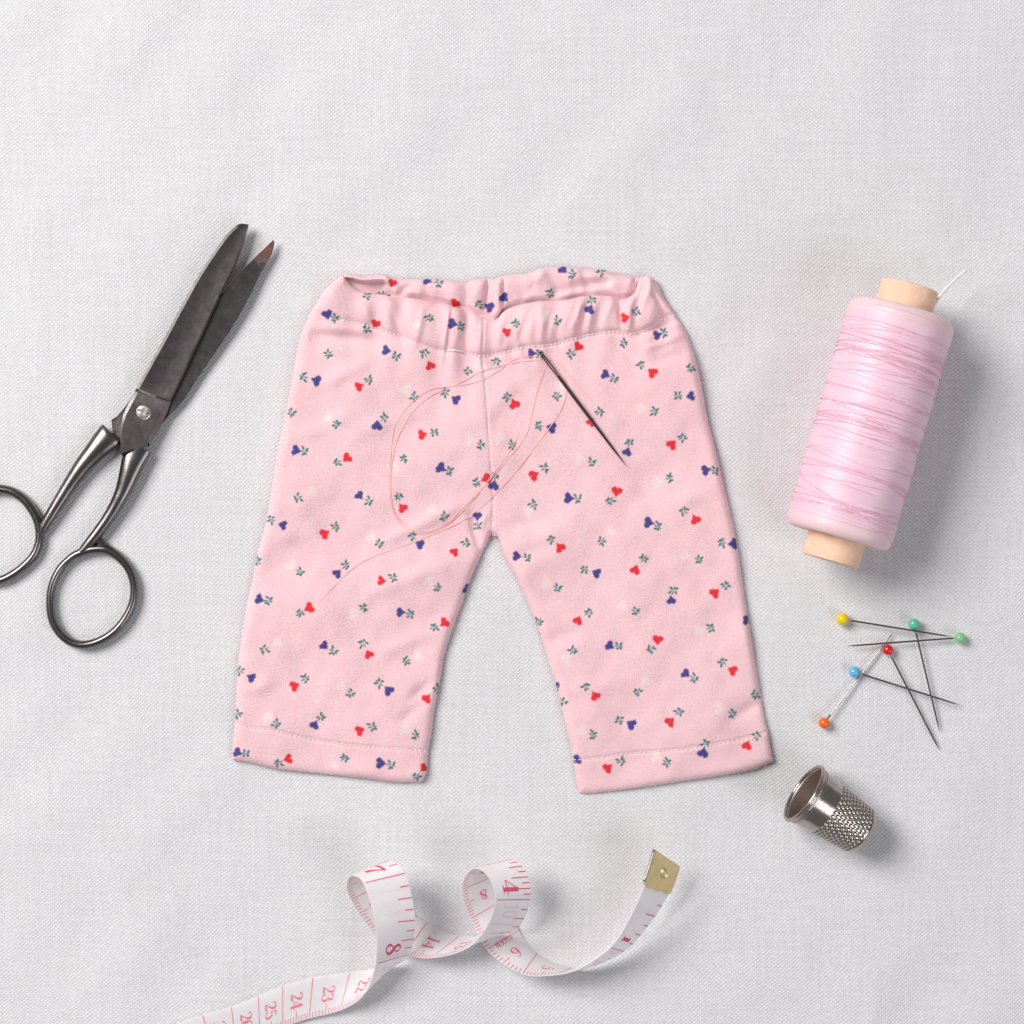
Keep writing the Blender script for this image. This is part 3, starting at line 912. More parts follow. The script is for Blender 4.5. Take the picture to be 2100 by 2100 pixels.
    # --- lower blade
    st = [((1803, 232), (1808, 233)), ((1785, 250), (1811, 258)), ((1735, 298), (1795, 320)), ((1690, 342), (1768, 372)), ((1590, 442), (1702, 490)), ((1468, 578), (1640, 620)), ((1330, 760), (1530, 812)),
          ((1230, 930), (1420, 975)), ((1130, 1100), (1312, 1132)), ((1020, 1280), (1205, 1296)), ((930, 1400), (1095, 1415)), ((860, 1440), (1060, 1460))]
    L = catmull([a for a, b in st], 6); R = catmull([b for a, b in st], 6)
    prof = []
    n = len(L)
    for i in range(n):
        o = np.array(q1(*L[i])); e = np.array(q1(*R[i])); w = np.linalg.norm(e - o); d = (e - o) / (w + 1e-9)
        k = i / (n - 1)
        zt = 22 - 1.0 * math.sin(math.pi * k)
        tk = 3 + 7 * min(1, k * 2)
        pr = [(o, zt - 2), (o + d * min(1.2, w * .2), zt), (o + d * w * .5, zt - .5), (e - d * min(1.5, w * .2), zt), (e, zt - 1.5), (e - d * w * .12, zt - tk), (o + d * w * .3, zt - tk * .8)]
        prof.append([(a[0], a[1], zz) for a, zz in pr])
    v, f = loft(prof, 0)
    part('blade', v, f, M['steel_rust'], B, sharp=14)
    # shoulder of the lower half with its stop notch
    sh = [((905, 1205), (1060, 1400)), ((862, 1282), (1010, 1470)), ((825, 1335), (950, 1540)), ((795, 1372), (880, 1590)), ((770, 1400), (815, 1612)), ((735, 1420), (760, 1622))]
    prof = []
    for i, (o, e) in enumerate(sh):
        o = np.array(q1(*o)); e = np.array(q1(*e)); d = (e - o) / np.linalg.norm(e - o)
        zt = (23, 23, 22, 15, 11, 11)[i]
        pr = [(o + d * 2, 5), (o, zt - 5), (o + d * 5, zt), (e - d * 3, zt), (e, zt - 4), (e, 5)]
        prof.append([(a[0], a[1], zz) for a, zz in pr])
    v, f = loft(prof, 0)
    part('pivot_block', v, f, M['steel'], B, sharp=14)
    shank([(742, 288, 176), (730, 300, 180), (710, 320, 176), (672, 360, 162), (620, 418, 142), (550, 500, 122), (475, 605, 102), (400, 722, 88), (335, 828, 78), (290, 905, 66), (262, 960, 52), (256, 1010, 40)],
          B, 'shank', [(0, .42), (.2, .55), (.5, .85), (1, .9)], [(0, 20), (.3, 20), (.7, 16), (1, 13)])
    ring = catmull([q2(*p) for p in [(262, 930), (258, 1010), (222, 1095), (148, 1172), (60, 1232), (-30, 1262), (-130, 1245), (-215, 1185), (-270, 1095), (-290, 980), (-278, 860), (-225, 755), (-140, 685),
                                     (-50, 655), (20, 656), (92, 676), (165, 728), (222, 805), (252, 872)]], 7, closed=True)
    wr = np.interp(np.linspace(0, 1, len(ring)), [0, .2, .5, .8, 1], [9, 9.2, 8.6, 9.5, 9.5])
    v, f = tube(P(ring[:, 0], ring[:, 1], 12 + 0 * ring[:, 0]), wr * S, 16, 1.25, closed=True)
    part('finger_ring', v, f, M['steel'], B)
    # --- screw: low domed head with a worn slot
    cx, cy = q1(948, 1372)
    a = np.linspace(0, 2 * math.pi, 40, endpoint=False)
    V = []
    for r_, z_ in ((15.6, 42.5), (15.4, 44.2), (14.2, 45.0), (13.4, 44.6), (10, 45.4), (5, 45.7), (0.01, 45.8)):
        xx = cx + r_ * np.cos(a); yy = cy + r_ * np.sin(a)
        slot = (np.abs((xx - cx) * 0.35 - (yy - cy) * 0.94) < 1.4) & (r_ < 14)
        V.append(P(xx, yy, np.where(slot, z_ - 1.2, z_)))
    part('screw', np.vstack(V), grid_faces(40, 7, wrap_u=True), M['screw'], root, sharp=25)
    # dark joint line round the screw is a real groove ring
    # --- thin near-black strip for the dark line across the upper shank
    gx = [q1(805, 1648), q1(870, 1622), q1(940, 1595), q1(985, 1580)]
    c = catmull(gx, 4)
    v, f = tube(P(c[:, 0], c[:, 1], np.linspace(42.6, 38.0, len(c))), 3.4 * S, 6, 0.7)
    part('stop_edge', v, f, mat_plain('near_black_strip', (0.02, 0.017, 0.016, 1), 0.6, 0.6, spec=0.3), A)


build_scissors()


# ------------------------------------------------------------------ spool of thread
def build_spool():
    q = lambda x, y: (1560 + x / 2.842, 520 + y / 2.842)
    R = 109.0
    zc = R + 1.0
    top = P(*q(830, 330), zc); bot = P(*q(445, 1657), zc)
    ctop = P(*q(879, 192), zc); cbot = P(*q(397, 1790), zc)
    root = thing('thread_spool', 'large spool of glossy pale pink thread on a peach cardboard core', 'spool', P(*q(637, 1000), 0))
    ax = bot - top; L = np.linalg.norm(ax); ax /= L
    side = np.cross(ax, [0, 0, 1.0]); side /= np.linalg.norm(side)
    up = np.cross(side, ax)
    up = up if up[2] > 0 else -up

    def lathe(profile, n, base):
        a = np.linspace(0, 2 * math.pi, n, endpoint=False)
        V = []
        for t, r in profile:
            V.append(base + ax * t * S + (r * S) * (np.cos(a)[:, None] * side + np.sin(a)[:, None] * up))
        return np.vstack(V)
    Lp = L / S
    # winding body
    prof = []
    for r in np.linspace(57, 92, 12): prof.append((6 - 6 * (r - 57) / 35, r))
    for t in np.linspace(0, math.pi / 2, 12): prof.append((0 + 20 * (1 - math.cos(t)), 92 + (R - 92 - 1) * math.sin(t)))
    for t in np.linspace(24, Lp - 24, 220):
        prof.append((t, R - 1 + 0.7 * math.sin(t * 0.045) + 0.5 * math.sin(t * .19 + 1)))
    for t in np.linspace(math.pi / 2, 0, 12): prof.append((Lp - 20 * (1 - math.cos(t)), 92 + (R - 92 - 1) * math.sin(t)))
    for r in np.linspace(92, 57, 12): prof.append((Lp - 6 + 6 * (r - 57) / 35, r))
    n = 140
    v = lathe(prof, n, top)
    o = part('thread_winding', v, grid_faces(n, len(prof), wrap_u=True, flip=True), M['silk'], root)
    me = o.data
    uvl = me.uv_layers.new(name='wind')
    li = np.empty(len(me.loops), np.int32); me.loops.foreach_get('vertex_index', li)
    s_ax = np.array([p[0] for p in prof]); s_r = np.array([p[1] for p in prof])
    rowlen = np.r_[0, np.cumsum(np.hypot(np.diff(s_ax), np.diff(s_r)))]
    # wrap-safe: use |angle| mirrored so the seam never shows
    ai = np.minimum(li % n, n - li % n) / n * 2 * math.pi * R
    uvl.data.foreach_set('uv', np.stack([ai, rowlen[li // n]], 1).astype(np.float32).ravel())
    worn = me.attributes.new('worn', 'FLOAT', 'POINT')
    tt = np.repeat(s_ax, n)
    wv = np.clip(1 - np.minimum(tt, Lp - tt) / 42, 0, 1)
    worn.data.foreach_set('value', wv.astype(np.float32))
    # core tube: the two ends stick out
    for base, sgn, ln in ((ctop, -1, np.linalg.norm(ctop - top) / S), (cbot, 1, np.linalg.norm(cbot - bot) / S)):
        b0 = top if sgn < 0 else bot
        pr = [(-12 * sgn, 57), (0, 57.5), (ln * .5 * sgn, 57.5), ((ln - 3) * sgn, 57.8), ((ln - 1) * sgn, 57), (ln * sgn, 55.2), (ln * sgn, 47), ((ln - 1.5) * sgn, 45.5), (-12 * sgn, 45)]
        v = lathe(pr, 64, b0)
        part('core', v, grid_faces(64, len(pr), wrap_u=True, flip=(sgn > 0)), M['wood'], root, sharp=40)
    # single strands lying across the winding
    g = np.random.default_rng(17)
    light = []; dark = []

    def strand(t0, t1, a0, a1, rad, bucket, off=0.4, curve=0.0):
        k = np.linspace(0, 1, 34)
        aa = a0 + (a1 - a0) * k
        t = t0 + (t1 - t0) * k + curve * np.sin(math.pi * k)
        p = top + ax * (t * S)[:, None] + ((R + off) * S) * (np.cos(aa)[:, None] * side + np.sin(aa)[:, None] * up)
        out = np.cos(aa)[:, None] * side + np.sin(aa)[:, None] * up
        tn = np.gradient(p, axis=0); tn /= np.linalg.norm(tn, axis=1)[:, None]
        sd = np.cross(tn, out)
        an = np.linspace(0, 2 * math.pi, 5, endpoint=False)
        v = p[:, None] + rad * S * (np.cos(an)[None, :, None] * sd[:, None] + np.sin(an)[None, :, None] * out[:, None])
        bucket.append((v.reshape(-1, 3), grid_faces(5, 34, wrap_u=True)))
    pi = math.pi
    A0, A1 = -0.25, pi + 0.25
    # measured crossings: axial place at one flank, at the other flank
    for t0, t1, nst in ((62, 92, 5), (120, 78, 1), (88, 150, 3), (95, 110, 4), (150, 205, 2), (196, 290, 2), (262, 250, 2), (240, 258, 3), (262, 330, 1),
                        (300, 370, 3), (330, 345, 3), (360, 470, 2), (420, 436, 3), (408, 404, 1), (40, 58, 2), (176, 190, 3), (212, 222, 2), (390, 418, 2)):
        for j in range(nst):
            dt = j * 3.4 + g.normal(0, 0.6)
            flip = 1
            strand(t0 + dt, t1 + dt * 0.9, A0, A1, g.uniform(0.55, 0.9), dark if (j + nst) % 2 else light, -0.15, g.normal(0, 5))
    for _ in range(70):
        t0 = g.uniform(14, Lp - 20); sl = g.normal(0, 10)
        a0 = g.uniform(-0.2, 2.2); a1 = a0 + g.uniform(0.7, 2.2)
        strand(t0, np.clip(t0 + sl, 10, Lp - 10), a0, a1, g.uniform(0.3, 0.55), light if g.random() < .6 else dark, -0.1, g.normal(0, 2))
    v, f = merge(light); o = part('loose_strands', v, f, M['strand'], root); o['kind'] = 'stuff'
    v, f = merge(dark); o = part('loose_strands', v, f, M['strand_dark'], root); o['kind'] = 'stuff'
    # free end
    c = catmull([(*q(1000, 318), 92), (*q(1035, 262), 88), (*q(1080, 205), 84), (*q(1140, 145), 80), (*q(1196, 98), 78)], 8)
    v, f = tube(P(c[:, 0], c[:, 1], c[:, 2]), 3.1 * S, 8)
    part('thread_end', v, f, mat_plain('pale_thread_end', srgb(246, 234, 239), 0.6, var=0.05, vscale=0.2, bump=0.0003, bscale=0.3), root)


build_spool()


# ------------------------------------------------------------------ thimble
def build_thimble():
    q = lambda x, y: (1560 + x / 3.22, 1200 + y / 3.22)
    Rr, Rt, Ln = 67.0, 50.0, 150.0
    rim = P(*q(283, 1372), Rr + 3)
    dirh = P(*q(668, 1632), 0) - P(*q(283, 1372), 0); dirh[2] = 0
    dirh /= np.linalg.norm(dirh)
    tilt = math.asin((Rr + 2.5 - Rt) / Ln)
    ax = dirh * math.cos(tilt) + np.array([0, 0, -math.sin(tilt)])
    side = np.cross(ax, [0, 0, 1.0]); side /= np.linalg.norm(side)
    up = np.cross(side, ax); up = up if up[2] > 0 else -up
    root = thing('thimble', 'silver metal thimble with dimpled sides lying on its side below the pins', 'thimble', P(*q(470, 1480), 0))
    n = 360
    a = np.linspace(0, 2 * math.pi, n, endpoint=False)

    def rings(profile, dimple=None):
        V = []
        for t, r in profile:
            rr = np.full(n, r, float)
            if dimple is not None:
                rr = rr - dimple(t, a)
            V.append(rim + ax * t * S + S * rr[:, None] * (np.cos(a)[:, None] * side + np.sin(a)[:, None] * up))
        return np.vstack(V)
    pitch_t = 9.8; nd = 36

    def dimple(t, a_):
        d = np.zeros_like(a_)
        if t > 52 and t < Ln - 5:
            row0 = (t - 58) / (pitch_t * 0.87)
            for row in (math.floor(row0), math.floor(row0) + 1):
                if row < 0:
                    continue
                tc = 58 + row * pitch_t * 0.87
                if tc > Ln - 9:
                    continue
                rr = 62 - (62 - Rt) * tc / Ln
                ph = (a_ / (2 * math.pi) * nd + 0.5 * (row % 2)) % 1.0 - 0.5
                ds = ph * 2 * math.pi * rr / nd
                rad = np.hypot(ds, t - tc)
                d = np.maximum(d, 2.6 * np.clip(1 - (rad / 3.9) ** 2, 0, 1))
        if 9 < t < 13:
            d = d + 0.5 * np.sin(a_ * 110)
        return d
    body = lambda t: 62.5 - (62.5 - Rt) * (t / Ln) ** 1.1
    prof = [(t, body(t)) for t in np.linspace(3, Ln - 12, 230)]
    rc = 12
    for th in np.linspace(0, math.pi / 2, 16)[1:]:
        prof.append((Ln - 12 + rc * math.sin(th), body(Ln - 12) - rc * (1 - math.cos(th))))
    for r in np.linspace(body(Ln - 12) - rc, 0.5, 12)[1:]:
        prof.append((Ln + 1.5 * (1 - (r / 38) ** 2), r))
    part('shell', rings(prof, dimple), grid_faces(n, len(prof), wrap_u=True, flip=True), M['thimble'], root)
    inner = [(2, 61.5)] + [(t, body(t) - 3.0) for t in np.linspace(3, Ln - 12, 30)] + [(Ln - 6, 40), (Ln - 4, 20), (Ln - 4, 0.5)]
    part('lining', rings(inner), grid_faces(n, len(inner), wrap_u=True), mat_plain('thimble_lining_metal', (0.55, 0.46, 0.41, 1), 0.45, 1.0, var=0.1, vscale=0.05), root)
    bead = [(2.2 + 4.2 * math.sin(th), 63.2 + 4.0 * math.cos(th)) for th in np.linspace(0, 2 * math.pi, 16, endpoint=False)]
    part('rim', rings(bead), grid_faces(n, 16, wrap_u=True, wrap_v=True, flip=True), M['thimble'], root)
    line = [(15.5 + 1.1 * math.sin(th), body(15) + 0.1 + 1.0 * math.cos(th)) for th in np.linspace(0, 2 * math.pi, 8, endpoint=False)]
    part('engraved_band', rings(line), grid_faces(n, 8, wrap_u=True, wrap_v=True, flip=True), M['thimble'], root)


build_thimble()


# ------------------------------------------------------------------ pins
def uv_sphere(c, r, axis, n=28, m=18, stretch=1.0):
    V = []
    axis = np.asarray(axis) / np.linalg.norm(axis)
    s = np.cross(axis, [0, 0, 1.0]); s /= np.linalg.norm(s); u = np.cross(s, axis)
    a = np.linspace(0, 2 * math.pi, n, endpoint=False)
    for th in np.linspace(0.02, math.pi - 0.02, m):
        V.append(c + r * (stretch * math.cos(th) * axis + math.sin(th) * (np.cos(a)[:, None] * s + np.sin(a)[:, None] * u)))
    v = np.vstack(V)
    f = grid_faces(n, m, wrap_u=True).tolist() + [list(range(n))[::-1], list(range((m - 1) * n, m * n))]
    return v, f


def build_pins():
    q = lambda x, y: (1560 + x / 3.22, 1200 + y / 3.22)
    data = [('yellow', (540, 225), (1262, 341), 12.5, 19.0, 13.2, srgb(240, 205, 20), 'bright yellow ball-headed pin, topmost of the crossed pins'),
            ('teal', (1012, 257), (1183, 972), 12.0, 2.5, 12.0, srgb(92, 196, 152), 'bluish green ball-headed pin pointing down under the yellow pin'),
            ('green', (1316, 347), (566, 403), 12.0, 15.0, 11.4, srgb(126, 204, 136), 'light green ball-headed pin at the right end, pointing left'),
            ('red', (840, 427), (1182, 1094), 11.6, 2.5, 11.2, srgb(222, 12, 8), 'red ball-headed pin pointing down to the right'),
            ('blue', (618, 573), (1318, 793), 12.0, 11.0, 11.8, srgb(104, 184, 232), 'sky blue ball-headed pin lying across the orange pin'),
            ('orange', (419, 911), (878, 309), 12.0, 3.0, 11.8, srgb(250, 104, 10), 'orange ball-headed pin with a bright silver shaft')]
    for key, h, t, zh, zt, r, col, label in data:
        hp = P(*q(*h), zh); tp = P(*q(*t), zt)
        root = thing('dressmaking_pin', label, 'pin', (hp[0], hp[1], 0), 'glass-headed pins scattered under the spool')
        d = tp - hp; L = np.linalg.norm(d); dn = d / L
        v, f = uv_sphere(hp, r * S, dn, stretch=0.97)
        part('pin_head', v, f, bead_mat('glass_' + key, col), root)
        k = np.r_[np.linspace(0.0, 0.9, 10), np.linspace(0.92, 1.0, 6)]
        rad = np.interp(k, [0, .88, .94, 1], [2.0, 1.95, 1.4, 0.1]) * S
        v, f = tube(hp + d * k[:, None], rad, 12)
        part('pin_shaft', v, f, M['pin'], root)
        # collar of glass where the shaft leaves the head
        k2 = np.array([r * .85, r * .97, r * 1.04, r * 1.08]) * S
        v, f = tube(hp + dn * k2[:, None], np.array([4.5, 3.0, 2.3, 1.8]) * S, 12)
        part('collar', v, f, bpy.data.materials['glass_' + key], root)


build_pins()


# ------------------------------------------------------------------ needle and its thread
def build_needle():
    q = lambda x, y: (950 + x / 3.864, 520 + y / 3.864)
    a = np.array(q(601, 770)); b = np.array(q(1294, 1687))
    k = np.linspace(0, 1, 60)
    c = a + (b - a) * k[:, None]
    zs = trouser_z(c[:, 0], c[:, 1])
    # straight line resting on the highest spots
    z0, z1 = zs[:20].max() + 3.5, zs[40:].max() + 3.0
    line = z0 + (z1 - z0) * k
    line += max(0, (zs + 2.5 - line).max())
    root = thing('sewing_needle', 'thin dark steel sewing needle lying on the pink trousers', 'needle', P(a[0], a[1], 0))
    pa = P(a[0], a[1], line[0]); pb = P(b[0], b[1], line[-1])
    d = pb - pa; L = np.linalg.norm(d); dn = d / L
    sd = np.cross(dn, [0, 0, 1.0]); sd /= np.linalg.norm(sd)
    # body behind the eye
    kk = np.r_[0.205, np.linspace(.22, .8, 14), np.linspace(.82, 1, 12)]
    rad = np.interp(kk, [0.2, .3, .55, .85, 1.0], [3.6, 3.7, 3.6, 2.4, 0.25]) * S
    v, f = tube(pa + d * kk[:, None], rad, 14)
    part('shaft', v, f, M['needle'], root)
    # eye: two side bars joined at both ends
    e0, e1 = 0.018, 0.215
    bars = []
    for s in (-1, 1):
        t = np.linspace(0, 1, 14)
        off = 2.55 * np.sin(np.clip(t, 0, 1) * math.pi) ** 0.35 * s
        p = pa + d * (e0 + (e1 - e0) * t)[:, None] + sd * (off * S)[:, None]
        bars.append(tube(p, 1.45 * S, 8, 1.5))
    t = np.array([-.004, .0, .01, .022, .03])
    bars.append(tube(pa + d * t[:, None], np.array([1.4, 2.6, 3.3, 3.2, 2.2]) * S, 12))
    v, f = merge(bars)
    part('eye', v, f, M['needle'], root)

    # thread
    qq = lambda x, y: (780 + x / 3.578, 680 + y / 3.578)
    q5 = lambda x, y: (450 + x / 2.9727, 1000 + y / 2.9727)
    p1 = [qq(*p) for p in [(1222, 226), (1190, 200), (1130, 183), (1050, 186), (980, 205), (920, 240), (860, 290), (770, 345), (680, 375), (580, 395), (500, 405), (400, 415), (320, 450), (255, 500), (190, 565), (135, 640), (100, 710),
                           (86, 800), (77, 900), (70, 1000), (62, 1090), (68, 1200), (92, 1315), (140, 1400), (215, 1458), (300, 1484), (380, 1472), (460, 1434), (540, 1375), (620, 1302), (700, 1213), (765, 1128), (830, 1040),
                           (900, 948), (955, 870), (995, 800), (1018, 740)]]
    p2 = [qq(*p) for p in [(1222, 228), (1180, 212), (1100, 212), (1000, 225), (900, 245), (800, 272), (720, 300), (640, 345), (560, 385), (480, 420), (400, 455), (325, 505), (262, 560), (212, 622), (170, 695), (132, 770), (106, 850), (90, 930),
                           (80, 1010), (76, 1100), (78, 1200), (96, 1300), (150, 1392), (225, 1450), (300, 1472), (375, 1462), (450, 1428), (530, 1370), (610, 1290), (690, 1210), (770, 1120), (850, 1035), (930, 940), (990, 870), (1040, 808), (1072, 755),
                           (1096, 680), (1114, 600), (1128, 530), (1142, 460), (1162, 380), (1192, 300), (1224, 232)]]
    p3 = [qq(*p) for p in [(1226, 225), (1262, 205), (1300, 238), (1340, 282), (1364, 345), (1368, 420), (1354, 500), (1322, 580), (1280, 650), (1230, 722), (1160, 812), (1080, 920), (1000, 1020), (920, 1112), (840, 1192), (760, 1270), (660, 1350), (560, 1412),
                           (460, 1458), (370, 1494), (260, 1540), (130, 1582), (0, 1630)]] + [q5(*p) for p in [(960, 410), (860, 460), (790, 512), (720, 580), (660, 642), (612, 698)]]
    p4 = [qq(*p) for p in [(1224, 228), (1255, 204), (1310, 234), (1352, 282), (1400, 342), (1450, 402), (1500, 452), (1535, 485), (1552, 515)]]
    p5 = [qq(*p) for p in [(1224, 231), (1202, 300), (1180, 360), (1162, 420), (1148, 480)]]
    tubes = []
    for pts, r in ((p1, 0.72), (p2, 0.76), (p3, 0.8), (p4, 1.2), (p5, 0.7)):
        c = catmull(pts, 8)
        z = trouser_z(c[:, 0], c[:, 1]) + r * 0.45
        # thread bridges hollows: running smooth, never below the cloth
        zz = z.copy()
        for _ in range(30):
            zz[1:-1] = np.maximum(z[1:-1], (zz[:-2] + zz[2:]) / 2)
        fl = 0.15 * (1 + np.sin(np.arange(len(c)) * .05 + r * 40)) * np.sin(np.linspace(0, math.pi, len(c)))
        tubes.append(tube(P(c[:, 0], c[:, 1], zz + fl), r * S, 7))
    # the strands pass through the eye
    v, f = merge(tubes)
    o = mesh_obj('sewing_thread', v, f, M['thread'])
    o['label'] = 'fine salmon pink thread looped through the needle eye over the trousers'
    o['category'] = 'thread'


build_needle()

# ------------------------------------------------------------------ tape measure
ROWS = [  # V x,y,z ; U x,y,z
    ((300, 2220, 2), (270, 2140, 2)), ((400, 2172, 2), (375, 2096, 2)),
    ((484, 2144, 2), (475, 2066, 2)), ((533, 2126, 2), (530, 2043, 2)), ((580, 2109, 3), (580, 2020, 3)), ((634, 2090, 8), (642, 2003, 4)),
    ((699, 2067, 22), (717, 1999, 5)), ((752, 2033, 62), (790, 1988, 14)), ((773, 1975, 116), (836, 1957, 56)), ((770, 1893, 165), (850, 1885, 132)),
    ((742, 1812, 172), (834, 1790, 165)), ((716, 1797, 128), (800, 1764, 138)), ((714, 1820, 86), (778, 1782, 95)), ((727, 1858, 46), (802, 1822, 55)),
    ((765, 1910, 16), (832, 1864, 16)), ((800, 1938, 16), (856, 1884, 5)), ((833, 1953, 34), (872, 1897, 3)), ((890, 1961, 58), (937, 1924, 8)),
    ((962, 1942, 86), (1003, 1920, 24)), ((1000, 1903, 122), (1058, 1904, 62)), ((1018, 1845, 163), (1085, 1844, 112)), ((1003, 1797, 166), (1078, 1790, 134)),
    ((973, 1780, 140), (1050, 1763, 134)), ((953, 1804, 104), (1024, 1778, 102)), ((954, 1842, 62), (1020, 1810, 66)), ((972, 1893, 28), (1038, 1854, 28)),
    ((1008, 1949, 38), (1060, 1917, 5)), ((1077, 1990, 60), (1098, 1960, 4)), ((1130, 1998, 82), (1152, 1983, 6)), ((1187, 1987, 104), (1200, 1986, 20)),
    ((1254, 1943, 124), (1277, 1950, 44)), ((1290, 1890, 140), (1323, 1902, 62)), ((1316, 1835, 148), (1361, 1846, 78)), ((1334, 1782, 150), (1379, 1808, 86)),
    ((1346, 1746, 150), (1389, 1775, 92))]
TW = 84.0 * S


